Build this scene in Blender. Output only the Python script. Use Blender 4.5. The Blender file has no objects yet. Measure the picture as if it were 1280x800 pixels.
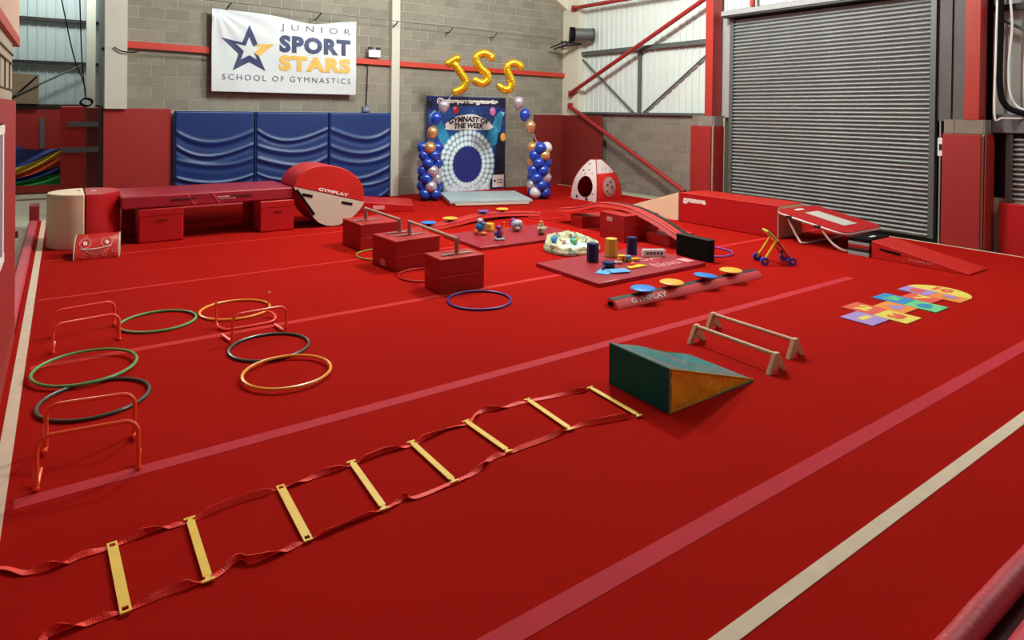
import bpy, bmesh, math, random
import numpy as np
from mathutils import Vector, Matrix
PI = math.pi
random.seed(7)
col = bpy.context.scene.collection
sc = bpy.context.scene

# ------------------------------------------------------------------ camera
YAW, PITCH, ROLL, EYE = 0.6126, 0.0085, 0.0118, 2.07
fw = Vector((math.sin(YAW)*math.cos(PITCH), math.cos(YAW)*math.cos(PITCH), -math.sin(PITCH)))
rt = Vector((math.cos(YAW), -math.sin(YAW), 0))
up = rt.cross(fw)
r2 = rt*math.cos(ROLL) + up*math.sin(ROLL)
u2 = up*math.cos(ROLL) - rt*math.sin(ROLL)
cam = bpy.data.cameras.new('camera')
camo = bpy.data.objects.new('camera', cam)
col.objects.link(camo)
M = Matrix((r2, u2, -fw)).transposed().to_4x4()
M.translation = Vector((0, 0, EYE))
camo.matrix_world = M
cam.sensor_width = 36
cam.lens = 799/1280*36
cam.shift_y = -0.198
cam.clip_start = 0.05
cam.clip_end = 200
sc.camera = camo

# ------------------------------------------------------------------ world, lights, exposure
w = bpy.data.worlds.new('World'); sc.world = w; w.use_nodes = True
bg = w.node_tree.nodes['Background']
bg.inputs[0].default_value = (0.86, 0.93, 1.0, 1)
bg.inputs[1].default_value = 0.12
def lamp(x, y, z, size, power, color=(0.93, 1.0, 0.95)):
    l = bpy.data.lights.new('high_bay_lamp', 'POINT')
    l.shadow_soft_size = size; l.energy = power; l.color = color
    o = bpy.data.objects.new('high_bay_lamp', l)
    o.location = (x, y, z); col.objects.link(o)
for (x, y, p) in [(3.9, 9.6, 700), (7.4, 8.0, 1320), (10.2, 0.3, 420), (0.2, 17.4, 460)]:
    lamp(x, y, 6.2, 0.35, p)
sc.view_settings.view_transform = 'Standard'
sc.view_settings.look = 'None'
sc.view_settings.exposure = 0.0
sc.view_settings.gamma = 1
sc.view_settings.use_curve_mapping = False

# ------------------------------------------------------------------ materials
def srgb(r, g, b):
    f = lambda c: (c/255/12.92) if c/255 <= 0.04045 else ((c/255+0.055)/1.055)**2.4
    return (f(r), f(g), f(b))
MATS = {}
BRIGHT = ('orange_tube', 'coral_tube', 'yellow_plastic', 'yellow_hoop', 'green_hoop', 'amber_vinyl', 'white_cladding', 'pink_white_paint', 'gold_foil', 'white_print', 'blue_pod', 'yellow_pod', 'red_webbing', 'beam_red', 'cream_line', 'beige_vinyl')
def mat(name, c, rough=0.6, metal=0.0, var=0.0, vscale=4.0, bump=0.0, bscale=60.0, coat=0.0, sheen=0.0, pieces=0.0, emit=0.0, spec=0.5, bdist=0.01):
    if name in MATS: return MATS[name]
    m = bpy.data.materials.new(name); m.use_nodes = True
    nt = m.node_tree; b = nt.nodes['Principled BSDF']; L = nt.links.new
    k = 0.9 if metal >= 0.5 else (1.0 if name in BRIGHT else 0.78)
    c4 = (c[0]*k, c[1]*k, c[2]*k, 1)
    b.inputs['Roughness'].default_value = rough
    b.inputs['Metallic'].default_value = metal
    b.inputs['Specular IOR Level'].default_value = spec
    b.inputs['Coat Weight'].default_value = coat
    b.inputs['Coat Roughness'].default_value = 0.25
    b.inputs['Sheen Weight'].default_value = sheen
    tc = nt.nodes.new('ShaderNodeTexCoord')
    cur = None
    rgb = nt.nodes.new('ShaderNodeRGB'); rgb.outputs[0].default_value = c4; cur = rgb.outputs[0]
    hsv = nt.nodes.new('ShaderNodeHueSaturation'); L(cur, hsv.inputs['Color'])
    n = nt.nodes.new('ShaderNodeTexNoise'); n.inputs['Scale'].default_value = vscale
    n.inputs['Detail'].default_value = 3
    L(tc.outputs['Object'], n.inputs['Vector'])
    mr = nt.nodes.new('ShaderNodeMapRange'); L(n.outputs['Fac'], mr.inputs['Value'])
    mr.inputs['From Min'].default_value = 0.3; mr.inputs['From Max'].default_value = 0.7
    mr.inputs['To Min'].default_value = 1-var; mr.inputs['To Max'].default_value = 1+var
    val = mr.outputs['Result']
    if pieces > 0:
        oi = nt.nodes.new('ShaderNodeObjectInfo'); ge = nt.nodes.new('ShaderNodeNewGeometry')
        a = nt.nodes.new('ShaderNodeMath'); a.operation = 'ADD'
        L(oi.outputs['Random'], a.inputs[0]); L(ge.outputs['Random Per Island'], a.inputs[1])
        fr = nt.nodes.new('ShaderNodeMath'); fr.operation = 'FRACT'; L(a.outputs[0], fr.inputs[0])
        m2 = nt.nodes.new('ShaderNodeMapRange'); L(fr.outputs[0], m2.inputs['Value'])
        m2.inputs['To Min'].default_value = 1-pieces; m2.inputs['To Max'].default_value = 1+pieces
        mu = nt.nodes.new('ShaderNodeMath'); mu.operation = 'MULTIPLY'
        L(val, mu.inputs[0]); L(m2.outputs['Result'], mu.inputs[1]); val = mu.outputs[0]
    L(val, hsv.inputs['Value'])
    L(hsv.outputs[0], b.inputs['Base Color'])
    if bump > 0:
        n2 = nt.nodes.new('ShaderNodeTexNoise'); n2.inputs['Scale'].default_value = bscale; n2.inputs['Detail'].default_value = 2
        L(tc.outputs['Object'], n2.inputs['Vector'])
        bp = nt.nodes.new('ShaderNodeBump'); bp.inputs['Strength'].default_value = bump; bp.inputs['Distance'].default_value = bdist
        L(n2.outputs['Fac'], bp.inputs['Height']); L(bp.outputs[0], b.inputs['Normal'])
    MATS[name] = m
    return m
carpet = mat('red_carpet', srgb(180, 26, 18), 0.95, var=0.035, vscale=1.2, bump=0.25, bscale=220, spec=0.03, bdist=0.003)
seamm = mat('seam_tape_pink', srgb(206, 48, 60), 0.8, var=0.06, vscale=6, spec=0.2)
seamf = mat('seam_tape_faint', srgb(216, 42, 38), 0.8, var=0.06, vscale=6, spec=0.2)
linem = mat('cream_line', srgb(214, 192, 166), 0.85, var=0.05, vscale=9, bump=0.2, bscale=300)
concrete = mat('concrete_floor', srgb(204, 190, 164), 0.75, var=0.06, vscale=1.5)
blockm = mat('concrete_block', srgb(150, 143, 128), 0.9, var=0.07, vscale=6, bump=0.4, bscale=70, pieces=0.12)
blockr = mat('concrete_block_warm', srgb(146, 134, 121), 0.9, var=0.07, vscale=6, bump=0.4, bscale=70, pieces=0.10)
mortar = mat('mortar', srgb(198, 190, 170), 0.95, var=0.06, vscale=9)
cladm = mat('white_cladding', srgb(208, 214, 208), 0.5, var=0.02, vscale=0.8)
cladd = mat('brown_lining', srgb(104, 96, 94), 0.55, var=0.1, vscale=1.5)
whitep = mat('white_paint', srgb(218, 214, 198), 0.6, var=0.03, vscale=2)
pinkp = mat('pink_white_paint', srgb(214, 208, 188), 0.6, var=0.03, vscale=1)
roofm = mat('roof_sheet', srgb(190, 192, 190), 0.6)
redsteel = mat('red_steel', srgb(190, 54, 40), 0.45, var=0.05, vscale=2)
redsteel2 = mat('red_steel_dark', srgb(168, 44, 42), 0.4, var=0.05, vscale=2)
greysteel = mat('grey_steel', srgb(108, 112, 108), 0.45, metal=0.3, var=0.06)
darksteel = mat('dark_steel', srgb(48, 42, 42), 0.5, metal=0.2, var=0.1)
galv = mat('galvanised_slat', srgb(160, 162, 160), 0.45, metal=0.1, var=0.06, vscale=2)
padred = mat('wall_pad_red', srgb(172, 38, 32), 0.55, var=0.04, vscale=2, bump=0.1, bscale=8)
padshade = mat('wall_pad_shaded', srgb(136, 34, 26), 0.6, var=0.04, vscale=2)  # darker copy of the pad red; the corner's weaker light is in the colour
vinyl = mat('red_vinyl', srgb(200, 20, 24), 0.42, var=0.05, vscale=3, bump=0.12, bscale=9)
vinylb = mat('red_vinyl_brick', srgb(186, 28, 28), 0.45, var=0.04, vscale=3, bump=0.1, bscale=10)
vinylo = mat('red_vinyl_bright', srgb(216, 34, 24), 0.42, var=0.05, vscale=3, bump=0.1, bscale=9)
vinylp = mat('pinkish_vinyl', srgb(214, 62, 76), 0.5, var=0.06, vscale=5, bump=0.25, bscale=14)
matpink = mat('crimson_mat', srgb(172, 34, 50), 0.4, var=0.03, vscale=3)
bluev = mat('blue_vinyl', srgb(6, 50, 116), 0.42, var=0.06, vscale=2)
bluesteel = mat('dark_grey_metal', srgb(118, 116, 120), 0.4, var=0.04)
tan = mat('beige_vinyl', srgb(232, 200, 166), 0.5, var=0.04, vscale=3, bump=0.12, bscale=9)
cream = mat('cream_vinyl', srgb(222, 208, 188), 0.5, var=0.04, vscale=3)
black = mat('black_fabric', srgb(6, 6, 7), 0.9, spec=0.2)
blackr = mat('black_rubber', srgb(26, 24, 24), 0.6)
grey = mat('grey_strap', srgb(104, 100, 104), 0.6)
lgrey = mat('light_grey_foam', srgb(176, 172, 172), 0.6)
whitem = mat('white_print', srgb(236, 226, 220), 0.6)
pinkprint = mat('pale_pink_print', srgb(240, 160, 160), 0.6)
orangep = mat('orange_tube', srgb(255, 92, 44), 0.32, coat=0.3)
orangeq = mat('coral_tube', srgb(255, 84, 58), 0.32, coat=0.3)
yellow = mat('yellow_plastic', srgb(240, 196, 44), 0.45, var=0.04, vscale=5)
hoopy = mat('yellow_hoop', srgb(250, 168, 46), 0.3, coat=0.3)
hoopg = mat('green_hoop', srgb(96, 170, 96), 0.3, coat=0.3)
hoopd = mat('dark_green_hoop', srgb(74, 96, 78), 0.3, coat=0.3)
hoopb = mat('violet_blue_hoop', srgb(72, 56, 168), 0.3, coat=0.3)
hoopv = mat('lilac_hoop', srgb(150, 90, 200), 0.3, coat=0.3)
hoopr = mat('red_hoop', srgb(222, 26, 30), 0.3, coat=0.3)
hoopo = mat('olive_hoop', srgb(190, 170, 60), 0.3, coat=0.3)
strapr = mat('red_webbing', srgb(250, 52, 30), 0.55, var=0.1, vscale=20, bump=0.3, bscale=120)
wood = mat('pale_wood', srgb(226, 176, 138), 0.5, var=0.08, vscale=8)
steel = mat('brushed_steel', srgb(176, 160, 150), 0.3, metal=0.7)
teal = mat('teal_vinyl', srgb(18, 160, 158), 0.24, coat=0.5, bump=0.35, bscale=7)
dgreen = mat('dark_green_vinyl', srgb(4, 116, 104), 0.5, spec=0.15, bump=0.3, bscale=6)
amber = mat('amber_vinyl', srgb(242, 168, 36), 0.4, var=0.06, vscale=6, bump=0.7, bscale=11, bdist=0.03)
podblue = mat('blue_pod', srgb(36, 124, 210), 0.45)
podyel = mat('yellow_pod', srgb(236, 170, 56), 0.45)
podviol = mat('violet_pod', srgb(120, 90, 170), 0.45)
navy = mat('navy_foam', srgb(18, 30, 96), 0.7, bump=0.2, bscale=40)
yfoam = mat('yellow_foam', srgb(232, 186, 66), 0.7, bump=0.2, bscale=40)
skyb = mat('sky_blue_card', srgb(96, 176, 232), 0.6)
bal_b = mat('blue_balloon', srgb(12, 66, 182), 0.18, coat=0.6)
bal_s = mat('silver_balloon', srgb(206, 196, 206), 0.2, metal=0.55)
bal_g = mat('gold_balloon', srgb(222, 172, 116), 0.22, metal=0.6)
bal_w = mat('pearl_balloon', srgb(226, 216, 224), 0.25)
foil = mat('gold_foil', srgb(255, 204, 46), 0.2, metal=0.75, bump=0.25, bscale=22, bdist=0.02)
bannerm = mat('banner_vinyl', srgb(222, 228, 230), 0.45, var=0.02)
navyp = mat('navy_print', srgb(34, 44, 98), 0.5, var=0.25, vscale=2.2)
goldp = mat('gold_print', srgb(236, 190, 84), 0.5, var=0.06, vscale=3)
greyp = mat('grey_print', srgb(104, 104, 122), 0.5)
podm = mat('podium_top', srgb(182, 196, 198), 0.4)
podc = mat('podium_base', srgb(232, 200, 176), 0.5)

# ------------------------------------------------------------------ mesh helpers
class MB:
    def __init__(s): s.v = []; s.f = []
    def add(s, vs, fs, mx=None):
        o = len(s.v)
        for p in vs:
            p = Vector(p)
            s.v.append(tuple(mx @ p if mx is not None else p))
        s.f += [tuple(i+o for i in f) for f in fs]
        return s
    def box(s, x0, x1, y0, y1, z0, z1, mx=None):
        vs = [(x0,y0,z0),(x1,y0,z0),(x1,y1,z0),(x0,y1,z0),(x0,y0,z1),(x1,y0,z1),(x1,y1,z1),(x0,y1,z1)]
        return s.add(vs, [(0,3,2,1),(4,5,6,7),(0,1,5,4),(1,2,6,5),(2,3,7,6),(3,0,4,7)], mx)
    def prism(s, pts, h, mx=None, axis='z', o=0.0):
        # pts: 2D outline (counter-clockwise); extruded by h from o along axis
        n = len(pts)
        def P(a, b, c):
            return (a, b, c) if axis == 'z' else ((a, c, b) if axis == 'y' else (c, a, b))
        vs = [P(a, b, o) for a, b in pts] + [P(a, b, o+h) for a, b in pts]
        fs = [tuple(range(n))[::-1], tuple(range(n, 2*n))] + [(i, (i+1) % n, (i+1) % n+n, i+n) for i in range(n)]
        return s.add(vs, fs, mx)
    def cyl(s, p0, p1, r, n=12, r1=None):
        p0 = Vector(p0); p1 = Vector(p1); d = (p1-p0).normalized()
        a = d.orthogonal().normalized(); b = d.cross(a)
        r1 = r if r1 is None else r1
        vs = [p0+(a*math.cos(t)+b*math.sin(t))*r for t in [2*PI*i/n for i in range(n)]]
        vs += [p1+(a*math.cos(t)+b*math.sin(t))*r1 for t in [2*PI*i/n for i in range(n)]]
        return s.add(vs, [tuple(range(n))[::-1], tuple(range(n, 2*n))]+[(i, (i+1) % n, (i+1) % n+n, i+n) for i in range(n)])
    def tube(s, pts, r, n=10, closed=False, radii=None):
        pts = [Vector(p) for p in pts]; N = len(pts); rings = []
        prev = None
        for i, p in enumerate(pts):
            if closed: t = (pts[(i+1) % N]-pts[i-1]).normalized()
            else: t = (pts[min(i+1, N-1)]-pts[max(i-1, 0)]).normalized()
            if prev is None: a = t.orthogonal().normalized()
            else:
                a = prev-t*prev.dot(t); a.normalize()
            prev = a; b = t.cross(a); rr = radii[i] if radii else r
            rings.append([p+(a*math.cos(k)+b*math.sin(k))*rr for k in [2*PI*j/n for j in range(n)]])
        vs = [q for rg in rings for q in rg]; fs = []
        for i in range(N if closed else N-1):
            for j in range(n):
                i2 = (i+1) % N
                off = 0
                fs.append((i*n+j, i*n+(j+1) % n, i2*n+(j+1) % n, i2*n+j))
        if not closed:
            fs.append(tuple(range(n))[::-1]); fs.append(tuple((N-1)*n+j for j in range(n)))
        return s.add(vs, fs)
    def ball(s, c, rx, ry=None, rz=None, nu=14, nv=9, mx=None):
        ry = rx if ry is None else ry; rz = rx if rz is None else rz
        vs = [(c[0], c[1], c[2]-rz)]
        for i in range(1, nv):
            t = PI*i/nv
            for j in range(nu):
                a = 2*PI*j/nu
                vs.append((c[0]+rx*math.sin(t)*math.cos(a), c[1]+ry*math.sin(t)*math.sin(a), c[2]-rz*math.cos(t)))
        vs.append((c[0], c[1], c[2]+rz)); fs = []
        for j in range(nu):
            fs.append((0, 1+(j+1) % nu, 1+j))
            for i in range(nv-2):
                a = 1+i*nu
                fs.append((a+j, a+(j+1) % nu, a+nu+(j+1) % nu, a+nu+j))
            a = 1+(nv-2)*nu
            fs.append((a+j, a+(j+1) % nu, len(vs)-1))
        return s.add(vs, fs, mx)
    def lathe(s, prof, n=20, c=(0, 0, 0)):
        vs = []; m = len(prof)
        for r, z in prof:
            for j in range(n):
                a = 2*PI*j/n; vs.append((c[0]+r*math.cos(a), c[1]+r*math.sin(a), c[2]+z))
        fs = [(i*n+j, i*n+(j+1) % n, (i+1)*n+(j+1) % n, (i+1)*n+j) for i in range(m-1) for j in range(n)]
        fs += [tuple(range(n))[::-1], tuple((m-1)*n+j for j in range(n))]
        return s.add(vs, fs)
    def grid(s, fn, nu, nv):
        vs = [fn(i/nu, j/nv) for j in range(nv+1) for i in range(nu+1)]
        W = nu+1
        return s.add(vs, [(j*W+i, j*W+i+1, (j+1)*W+i+1, (j+1)*W+i) for j in range(nv) for i in range(nu)])
    def mesh(s, name, m, smooth=False):
        me = bpy.data.meshes.new(name); me.from_pydata(s.v, [], s.f); me.update()
        if m: me.materials.append(m)
        if smooth:
            me.polygons.foreach_set('use_smooth', [True]*len(me.polygons))
        return me
    def build(s, name, m, parent=None, smooth=False, bevel=0.0, seg=2, loc=None, rz=0.0, label=None):
        me = s.mesh(name, m, smooth)
        if smooth and bevel == 0:
            try: me.set_sharp_from_angle(angle=0.7)
            except Exception: pass
        o = bpy.data.objects.new(name, me); col.objects.link(o)
        if parent: o.parent = parent
        if loc: o.location = loc
        o.rotation_euler.z = rz
        if label: o['label'] = label
        if bevel:
            bv = o.modifiers.new('bevel', 'BEVEL'); bv.width = bevel; bv.segments = seg; bv.limit_method = 'ANGLE'
            for p in me.polygons: p.use_smooth = True
            try:
                bv.harden_normals = True
            except Exception: pass
        return o
def tag(o, label, cat, group=None, kind=None):
    o['label'] = label; o['category'] = cat
    if group: o['group'] = group
    if kind: o['kind'] = kind
    return o
def thing(name, label, cat, loc=(0, 0, 0), rz=0.0, group=None):
    o = bpy.data.objects.new(name, None); col.objects.link(o)
    o.empty_display_size = 0.1
    o.location = loc; o.rotation_euler.z = rz
    return tag(o, label, cat, group)
def struct(o): o['kind'] = 'structure'; return o
def stuff(o): o['kind'] = 'stuff'; return o
def copy_tree(o, parent=None):
    c = o.copy(); col.objects.link(c)
    if parent: c.parent = parent
    for ch in list(o.children): copy_tree(ch, c)
    return c
def smoothpath(pts, n=6, closed=False):
    pts = [Vector(p) for p in pts]; out = []; N = len(pts)
    rng = range(N) if closed else range(N-1)
    for i in rng:
        g = (lambda k: pts[k % N]) if closed else (lambda k: pts[max(0, min(N-1, k))])
        p0, p1, p2, p3 = g(i-1), g(i), g(i+1), g(i+2)
        for k in range(n):
            t = k/n
            out.append(0.5*((2*p1)+(p2-p0)*t+(2*p0-5*p1+4*p2-p3)*t*t+(3*p1-p0-3*p2+p3)*t**3))
    if not closed: out.append(pts[-1])
    return out
def text(name, s, size, m, parent, mx, bold=0.0, spacing=1.0, align='LEFT', fn=None, extrude=0.0008, shear=0.0, width=None, height=None, label=None):
    cu = bpy.data.curves.new(name, 'FONT'); cu.body = s; cu.size = size; cu.extrude = extrude
    cu.offset = bold; cu.space_character = spacing; cu.shear = shear; cu.align_x = 'LEFT'; cu.resolution_u = 3
    t = bpy.data.objects.new(name, cu); col.objects.link(t)
    dg = bpy.context.evaluated_depsgraph_get(); dg.update()
    me = bpy.data.meshes.new_from_object(t.evaluated_get(dg))
    bpy.data.objects.remove(t); bpy.data.curves.remove(cu)
    if len(me.vertices):
        co = np.zeros(len(me.vertices)*3); me.vertices.foreach_get('co', co); co = co.reshape(-1, 3)
        mn = co.min(0); mxx = co.max(0)
        if width: co[:, 0] = (co[:, 0]-mn[0])*width/(mxx[0]-mn[0])
        if height: co[:, 1] = (co[:, 1]-mn[1])*height/(mxx[1]-mn[1])
        if align == 'CENTER': co[:, 0] -= (co[:, 0].min()+co[:, 0].max())/2
        me.vertices.foreach_set('co', co.ravel())
    me.transform(mx)
    if fn:
        for v in me.vertices: v.co = Vector(fn(v.co))
    me.materials.clear(); me.materials.append(m); me.update(); me.name = name
    o = bpy.data.objects.new(name, me); col.objects.link(o)
    if parent: o.parent = parent
    if label: o['label'] = label
    return o
def frame(origin, xdir, ydir):
    x = Vector(xdir).normalized(); y = Vector(ydir).normalized(); z = x.cross(y)
    m = Matrix((x, y, z)).transposed().to_4x4(); m.translation = Vector(origin)
    return m

# ================================================================== STRUCTURE
# carpeted sprung floor with its seam tapes and border lines
fl = struct(MB().box(-0.345, 11.68, 1.02, 14.36, -0.12, 0.0).build('floor', carpet))
def strip(x0, x1, y0, y1, m, name='seam_tape', z=0.002):
    return MB().box(x0, x1, y0, y1, 0.0, z).build(name, m, fl)
strip(-0.2, 11.6, 1.995, 2.10, seamm); strip(-0.2, 8.25, 4.12, 4.225, seamm)
strip(-0.2, 11.6, 6.24, 6.33, seamf); strip(-0.2, 11.6, 8.42, 8.47, seamf); strip(-0.2, 11.6, 10.52, 10.565, seamf)
strip(-0.305, -0.235, 1.5, 14.32, linem, 'border_line', 0.003)
strip(-0.305, 11.66, 1.515, 1.585, linem, 'border_line', 0.0035)
strip(11.64, 11.68, 1.5, 14.3, linem, 'border_line', 0.006)
struct(MB().box(-6, 13.5, -4, 21, -0.35, -0.125).build('floor_concrete', concrete))

# back block wall
def wall_blocks(wall, mk, m, cells, joined_after=300):
    me_cache = {}
    cells = sorted(cells, key=lambda c: c[5])
    big = cells[:joined_after]; rest = cells[joined_after:]
    for (x0, x1, z0, z1, pr, d) in big:
        key = (round(x1-x0, 3), round(z1-z0, 3), round(pr, 3))
        if key not in me_cache:
            me_cache[key] = mk(MB(), 0, x1-x0, 0, z1-z0, pr).mesh('block', m)
        o = bpy.data.objects.new('block', me_cache[key]); col.objects.link(o); o.parent = wall
        o.location = mk(None, x0, 0, z0, 0, 0)
    if rest:
        b = MB()
        for (x0, x1, z0, z1, pr, d) in rest: mk(b, x0, x1, z0, z1, pr)
        stuff(b.build('block', m, wall))
def mk_back(b, x0, x1, z0, z1, pr):
    if b is None: return (x0, 14.4, z0)
    y0 = 14.4 if x0 else 0.0
    return b.box(x0, x1, y0-0.006-pr, y0+0.02, z0, z1)
struct(MB().box(0.605, 0.639, 14.28, 14.62, -0.12, 2.04).build('gap_shade', black))  # black box paints the shade of the gap at the wall end
wb = struct(MB().box(0.64, 12.3, 14.4, 14.62, -0.12, 6.8).build('wall_back', mortar))
rb = random.Random(3); cells = []
for k in range(0, 24):
    z0 = 0.0+k*0.225; off = 0.45*(k % 2)/2 + 0.02
    x = 1.0-off
    while x < 11.9:
        a = max(x+0.008, 1.0); c = min(x+0.442, 11.9); zt = z0+0.225
        vis = (z0 < 4.3+(a-1)*0.125+0.1)
        if zt < 2.03: vis = (c > 6.66 and a < 10.88)
        if zt < 2.03 and 7.6 < a and c < 9.7: vis = False
        if 2.75 < a and c < 5.2 and 2.6 < z0 and zt < 3.9: vis = False
        if vis and c-a > 0.08:
            dist = math.hypot(a, 14.4)*799 and (0.818*14.4+0.575*a)
            cells.append((a, c, z0+0.006, zt-0.006, rb.choice([0, 0.001, 0.002]), dist))
        x += 0.45
wall_blocks(wb, mk_back, blockm, cells)

# right lower block wall + cladding
wr = struct(MB().box(12.1, 12.32, 8.95, 14.4, -0.12, 2.03).build('wall_right', mortar))
def mk_right(b, y0, y1, z0, z1, pr):
    if b is None: return (12.1, y0, z0)
    x = 12.1 if y0 else 0.0
    return b.box(x-0.006-pr, x+0.02, y0, y1, z0, z1)
cells = []
for k in range(9):
    z0 = 0.005+k*0.225; y = 9.3-0.225*(k % 2)
    while y < 13.0:
        a = max(y+0.006, 9.56); c = y+0.444
        if c-a > 0.08: cells.append((a, c, z0+0.005, z0+0.219, rb.choice([0, 0.001, 0.002]), a))
        y += 0.45
wall_blocks(wr, mk_right, blockr, cells)

def cladding(name, axis, a0, a1, z0, z1, pos, sgn, m, pitch=0.19, depth=0.03, sheet=1.14):
    """ribbed sheets; axis 'y' -> wall plane x=pos running along y ; 'x' -> plane y=pos running along x"""
    root = MB()
    t = 0.05
    if axis == 'y': root.box(min(pos, pos+sgn*t), max(pos, pos+sgn*t), a0, a1, z0, z1)
    else: root.box(a0, a1, min(pos, pos+sgn*t), max(pos, pos+sgn*t), z0, z1)
    w_ = struct(root.build(name, m))
    a = a0
    while a < a1-0.01:
        e = min(a+sheet, a1); prof = []
        n = max(1, int(round((e-a-0.01)/pitch))); p = (e-a-0.012)/n
        for i in range(n):
            s0 = a+0.006+i*p
            prof += [(s0, 0.004), (s0+p*0.78, 0.004), (s0+p*0.82, depth), (s0+p*0.96, depth)]
        prof.append((a+0.006+n*p, 0.004))
        b = MB()
        vs = []; fs = []
        for (q, d) in prof:
            for z in (z0, z1):
                vs.append((pos-sgn*d, q, z) if axis == 'y' else (q, pos-sgn*d, z))
        for i in range(len(prof)-1):
            f = (2*i, 2*i+2, 2*i+3, 2*i+1)
            fs.append(f if axis == 'x' else f[::-1])
        b.add(vs, fs).build('cladding_sheet', m, w_)
        a = e
    return w_
cladding('wall_right_upper', 'y', 8.6, 13.75, 2.06, 6.8, 12.16, 1, cladm)
cladding('wall_right_front', 'y', -1.0, 3.95, 2.06, 6.8, 12.16, 1, cladm)
cladding('wall_right_above_shutter', 'y', 3.96, 8.6, 4.34, 6.8, 12.16, 1, cladm)
cladding('wall_far_left', 'x', -2.4, 0.9, 2.14, 6.8, 20.0, 1, mat('pale_blue_cladding', srgb(186, 200, 204), 0.5), pitch=0.2)
struct(MB().box(-4, 1.2, 20.0, 20.2, -0.12, 2.14).build('wall_far', mortar))
struct(MB().box(0.9, 1.1, 14.62, 20.0, -0.12, 6.8).build('wall_store', whitep))
# roof
struct(MB().box(-6, 12.5, -10, 21, 6.8, 6.95).build('ceiling', roofm))
# right pier and jamb masonry around the shutters
pr1 = struct(MB().box(11.76, 12.12, 9.0, 9.55, -0.12, 2.02).build('wall_right_pier', mortar))
pr2 = struct(MB().box(11.76, 12.12, 3.92, 4.47, -0.12, 2.02).build('wall_right_pier_front', mortar))
for pr, y0 in ((pr1, 9.0), (pr2, 3.92)):
    MB().box(11.745, 11.78, y0+0.005, y0+0.40, 1.81, 2.03).build('block', blockr, pr)
    MB().box(11.745, 11.78, y0+0.408, y0+0.552, 1.81, 2.03).build('block', blockr, pr)
    MB().box(11.79, 12.12, y0-0.012, y0+0.003, 1.81, 2.03).build('block', blockr, pr)
# brown lining either side of shutter above the piers
struct(MB().box(12.1, 12.14, 4.1, 4.72, 2.0, 4.3).box(12.06, 12.1, 4.28, 4.31, 2.0, 4.3).box(12.07, 12.1, 4.5, 4.52, 2.0, 4.3).build('trim_1', cladd))
struct(MB().box(12.1, 12.16, 8.84, 9.1, 2.0, 4.3).build('trim_2', lgrey))
struct(MB().box(12.3, 12.36, 3.0, 9.1, -0.12, 4.4).build('trim_3', darksteel))

# ------------------------------------------------------------------ roller shutter (slats are parts)
def shutter(name, label, y0, y1, z0, z1, x, hood=True):
    t = thing(name, label, 'shutter', (x, (y0+y1)/2, z0))
    h = (y1-y0)/2; p = 0.077; n = int((z1-z0)/p)
    prof = [(0.035, 0.0), (0.035, 0.030), (-0.020, 0.034), (-0.030, 0.042), (-0.031, 0.052), (-0.020, 0.066), (0.035, 0.077)]
    b = MB(); vs = []; fs = []
    for (dx, dz) in prof: vs += [(dx, -h, dz), (dx, h, dz)]
    for i in range(len(prof)-1): fs.append((2*i, 2*i+1, 2*i+3, 2*i+2)[::-1])
    b.add(vs, fs)
    me = b.mesh('slat', galv, True)
    for k in range(n):
        o = bpy.data.objects.new('slat', me); col.objects.link(o); o.parent = t; o.location = (0, 0, k*p)
    MB().box(0.037, 0.05, -h, h, 0, z1-z0).build('backing', darksteel, t)
    for s in (-1, 1):
        MB().box(-0.05, 0.06, s*h-0.045+s*0.03, s*h+0.045+s*0.03, -0.0, z1-z0).build('guide_rail', greysteel, t, bevel=0.004)
    if hood:
        MB().box(-0.28, 0.1, -h-0.12, h+0.12, z1-z0-0.02, z1-z0+0.03).build('hood', darksteel, t)
        MB().box(-0.30, -0.26, -h-0.12, h+0.12, z1-z0+0.02, z1-z0+0.12).build('hood_angle', lgrey, t)
        MB().box(-0.12, 0.1, -h-0.12, h+0.12, z1-z0+0.03, z1-z0+0.16).build('hood_lining', darksteel, t)
    return t
shutter('roller_shutter', 'large grey steel roller shutter door between the two red columns', 4.80, 8.74, 0.0, 4.2, 12.1)
shutter('roller_shutter', 'small grey roller shutter at the right edge above a red pad', 2.3, 3.66, 0.60, 1.82, 12.12, False)
o = MB().box(12.0, 12.14, 1.5, 3.90, 1.83, 2.12).build('shutter_box', bluesteel, bevel=0.01); tag(o, 'grey metal housing box above the small shutter at right edge', 'box')
struct(MB().box(12.12, 12.16, -1, 3.95, -0.12, 0.8).build('wall_right_base', mortar))

# ------------------------------------------------------------------ steel work
def hcol(name, label, y0, y1):
    t = thing(name, label, 'column', (11.9, (y0+y1)/2, 2.03)); w = (y1-y0)/2
    MB().box(-0.16, -0.145, -w, w, 0, 4.75).build('flange', redsteel, t)
    MB().box(-0.145, 0.16, -w+0.005, w-0.005, 0, 4.75).build('web', redsteel2, t)
hcol('steel_column', 'red steel column left of the large shutter', 9.02, 9.22)
hcol('steel_column', 'red steel column right of the large shutter, standing on block pier', 3.99, 4.19)
o = MB().box(11.9, 12.0, 8.15, 8.22, 4.36, 6.7).build('steel_post', redsteel); tag(o, 'short red steel post above left end of shutter hood', 'post')
# corner column & haunched rafter, white
struct(MB().box(11.9, 12.14, 13.72, 14.4, -0.12, 6.8).build('column_corner', pinkp))
struct(MB().prism([(11.9, 5.02), (11.9, 6.8), (7.5, 6.8), (11.30, 5.36)], 0.2, axis='y', o=14.19).build('rafter_back', pinkp))
struct(MB().box(0.64, 1.0, 14.18, 14.41, 2.04, 6.8).build('column_left', whitep))
o = MB().box(6.47, 6.68, 14.26, 14.4, 0, 6.8).build('white_post', whitep, bevel=0.004); tag(o, 'narrow white post on block wall, right of the blue mats', 'post')
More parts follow.
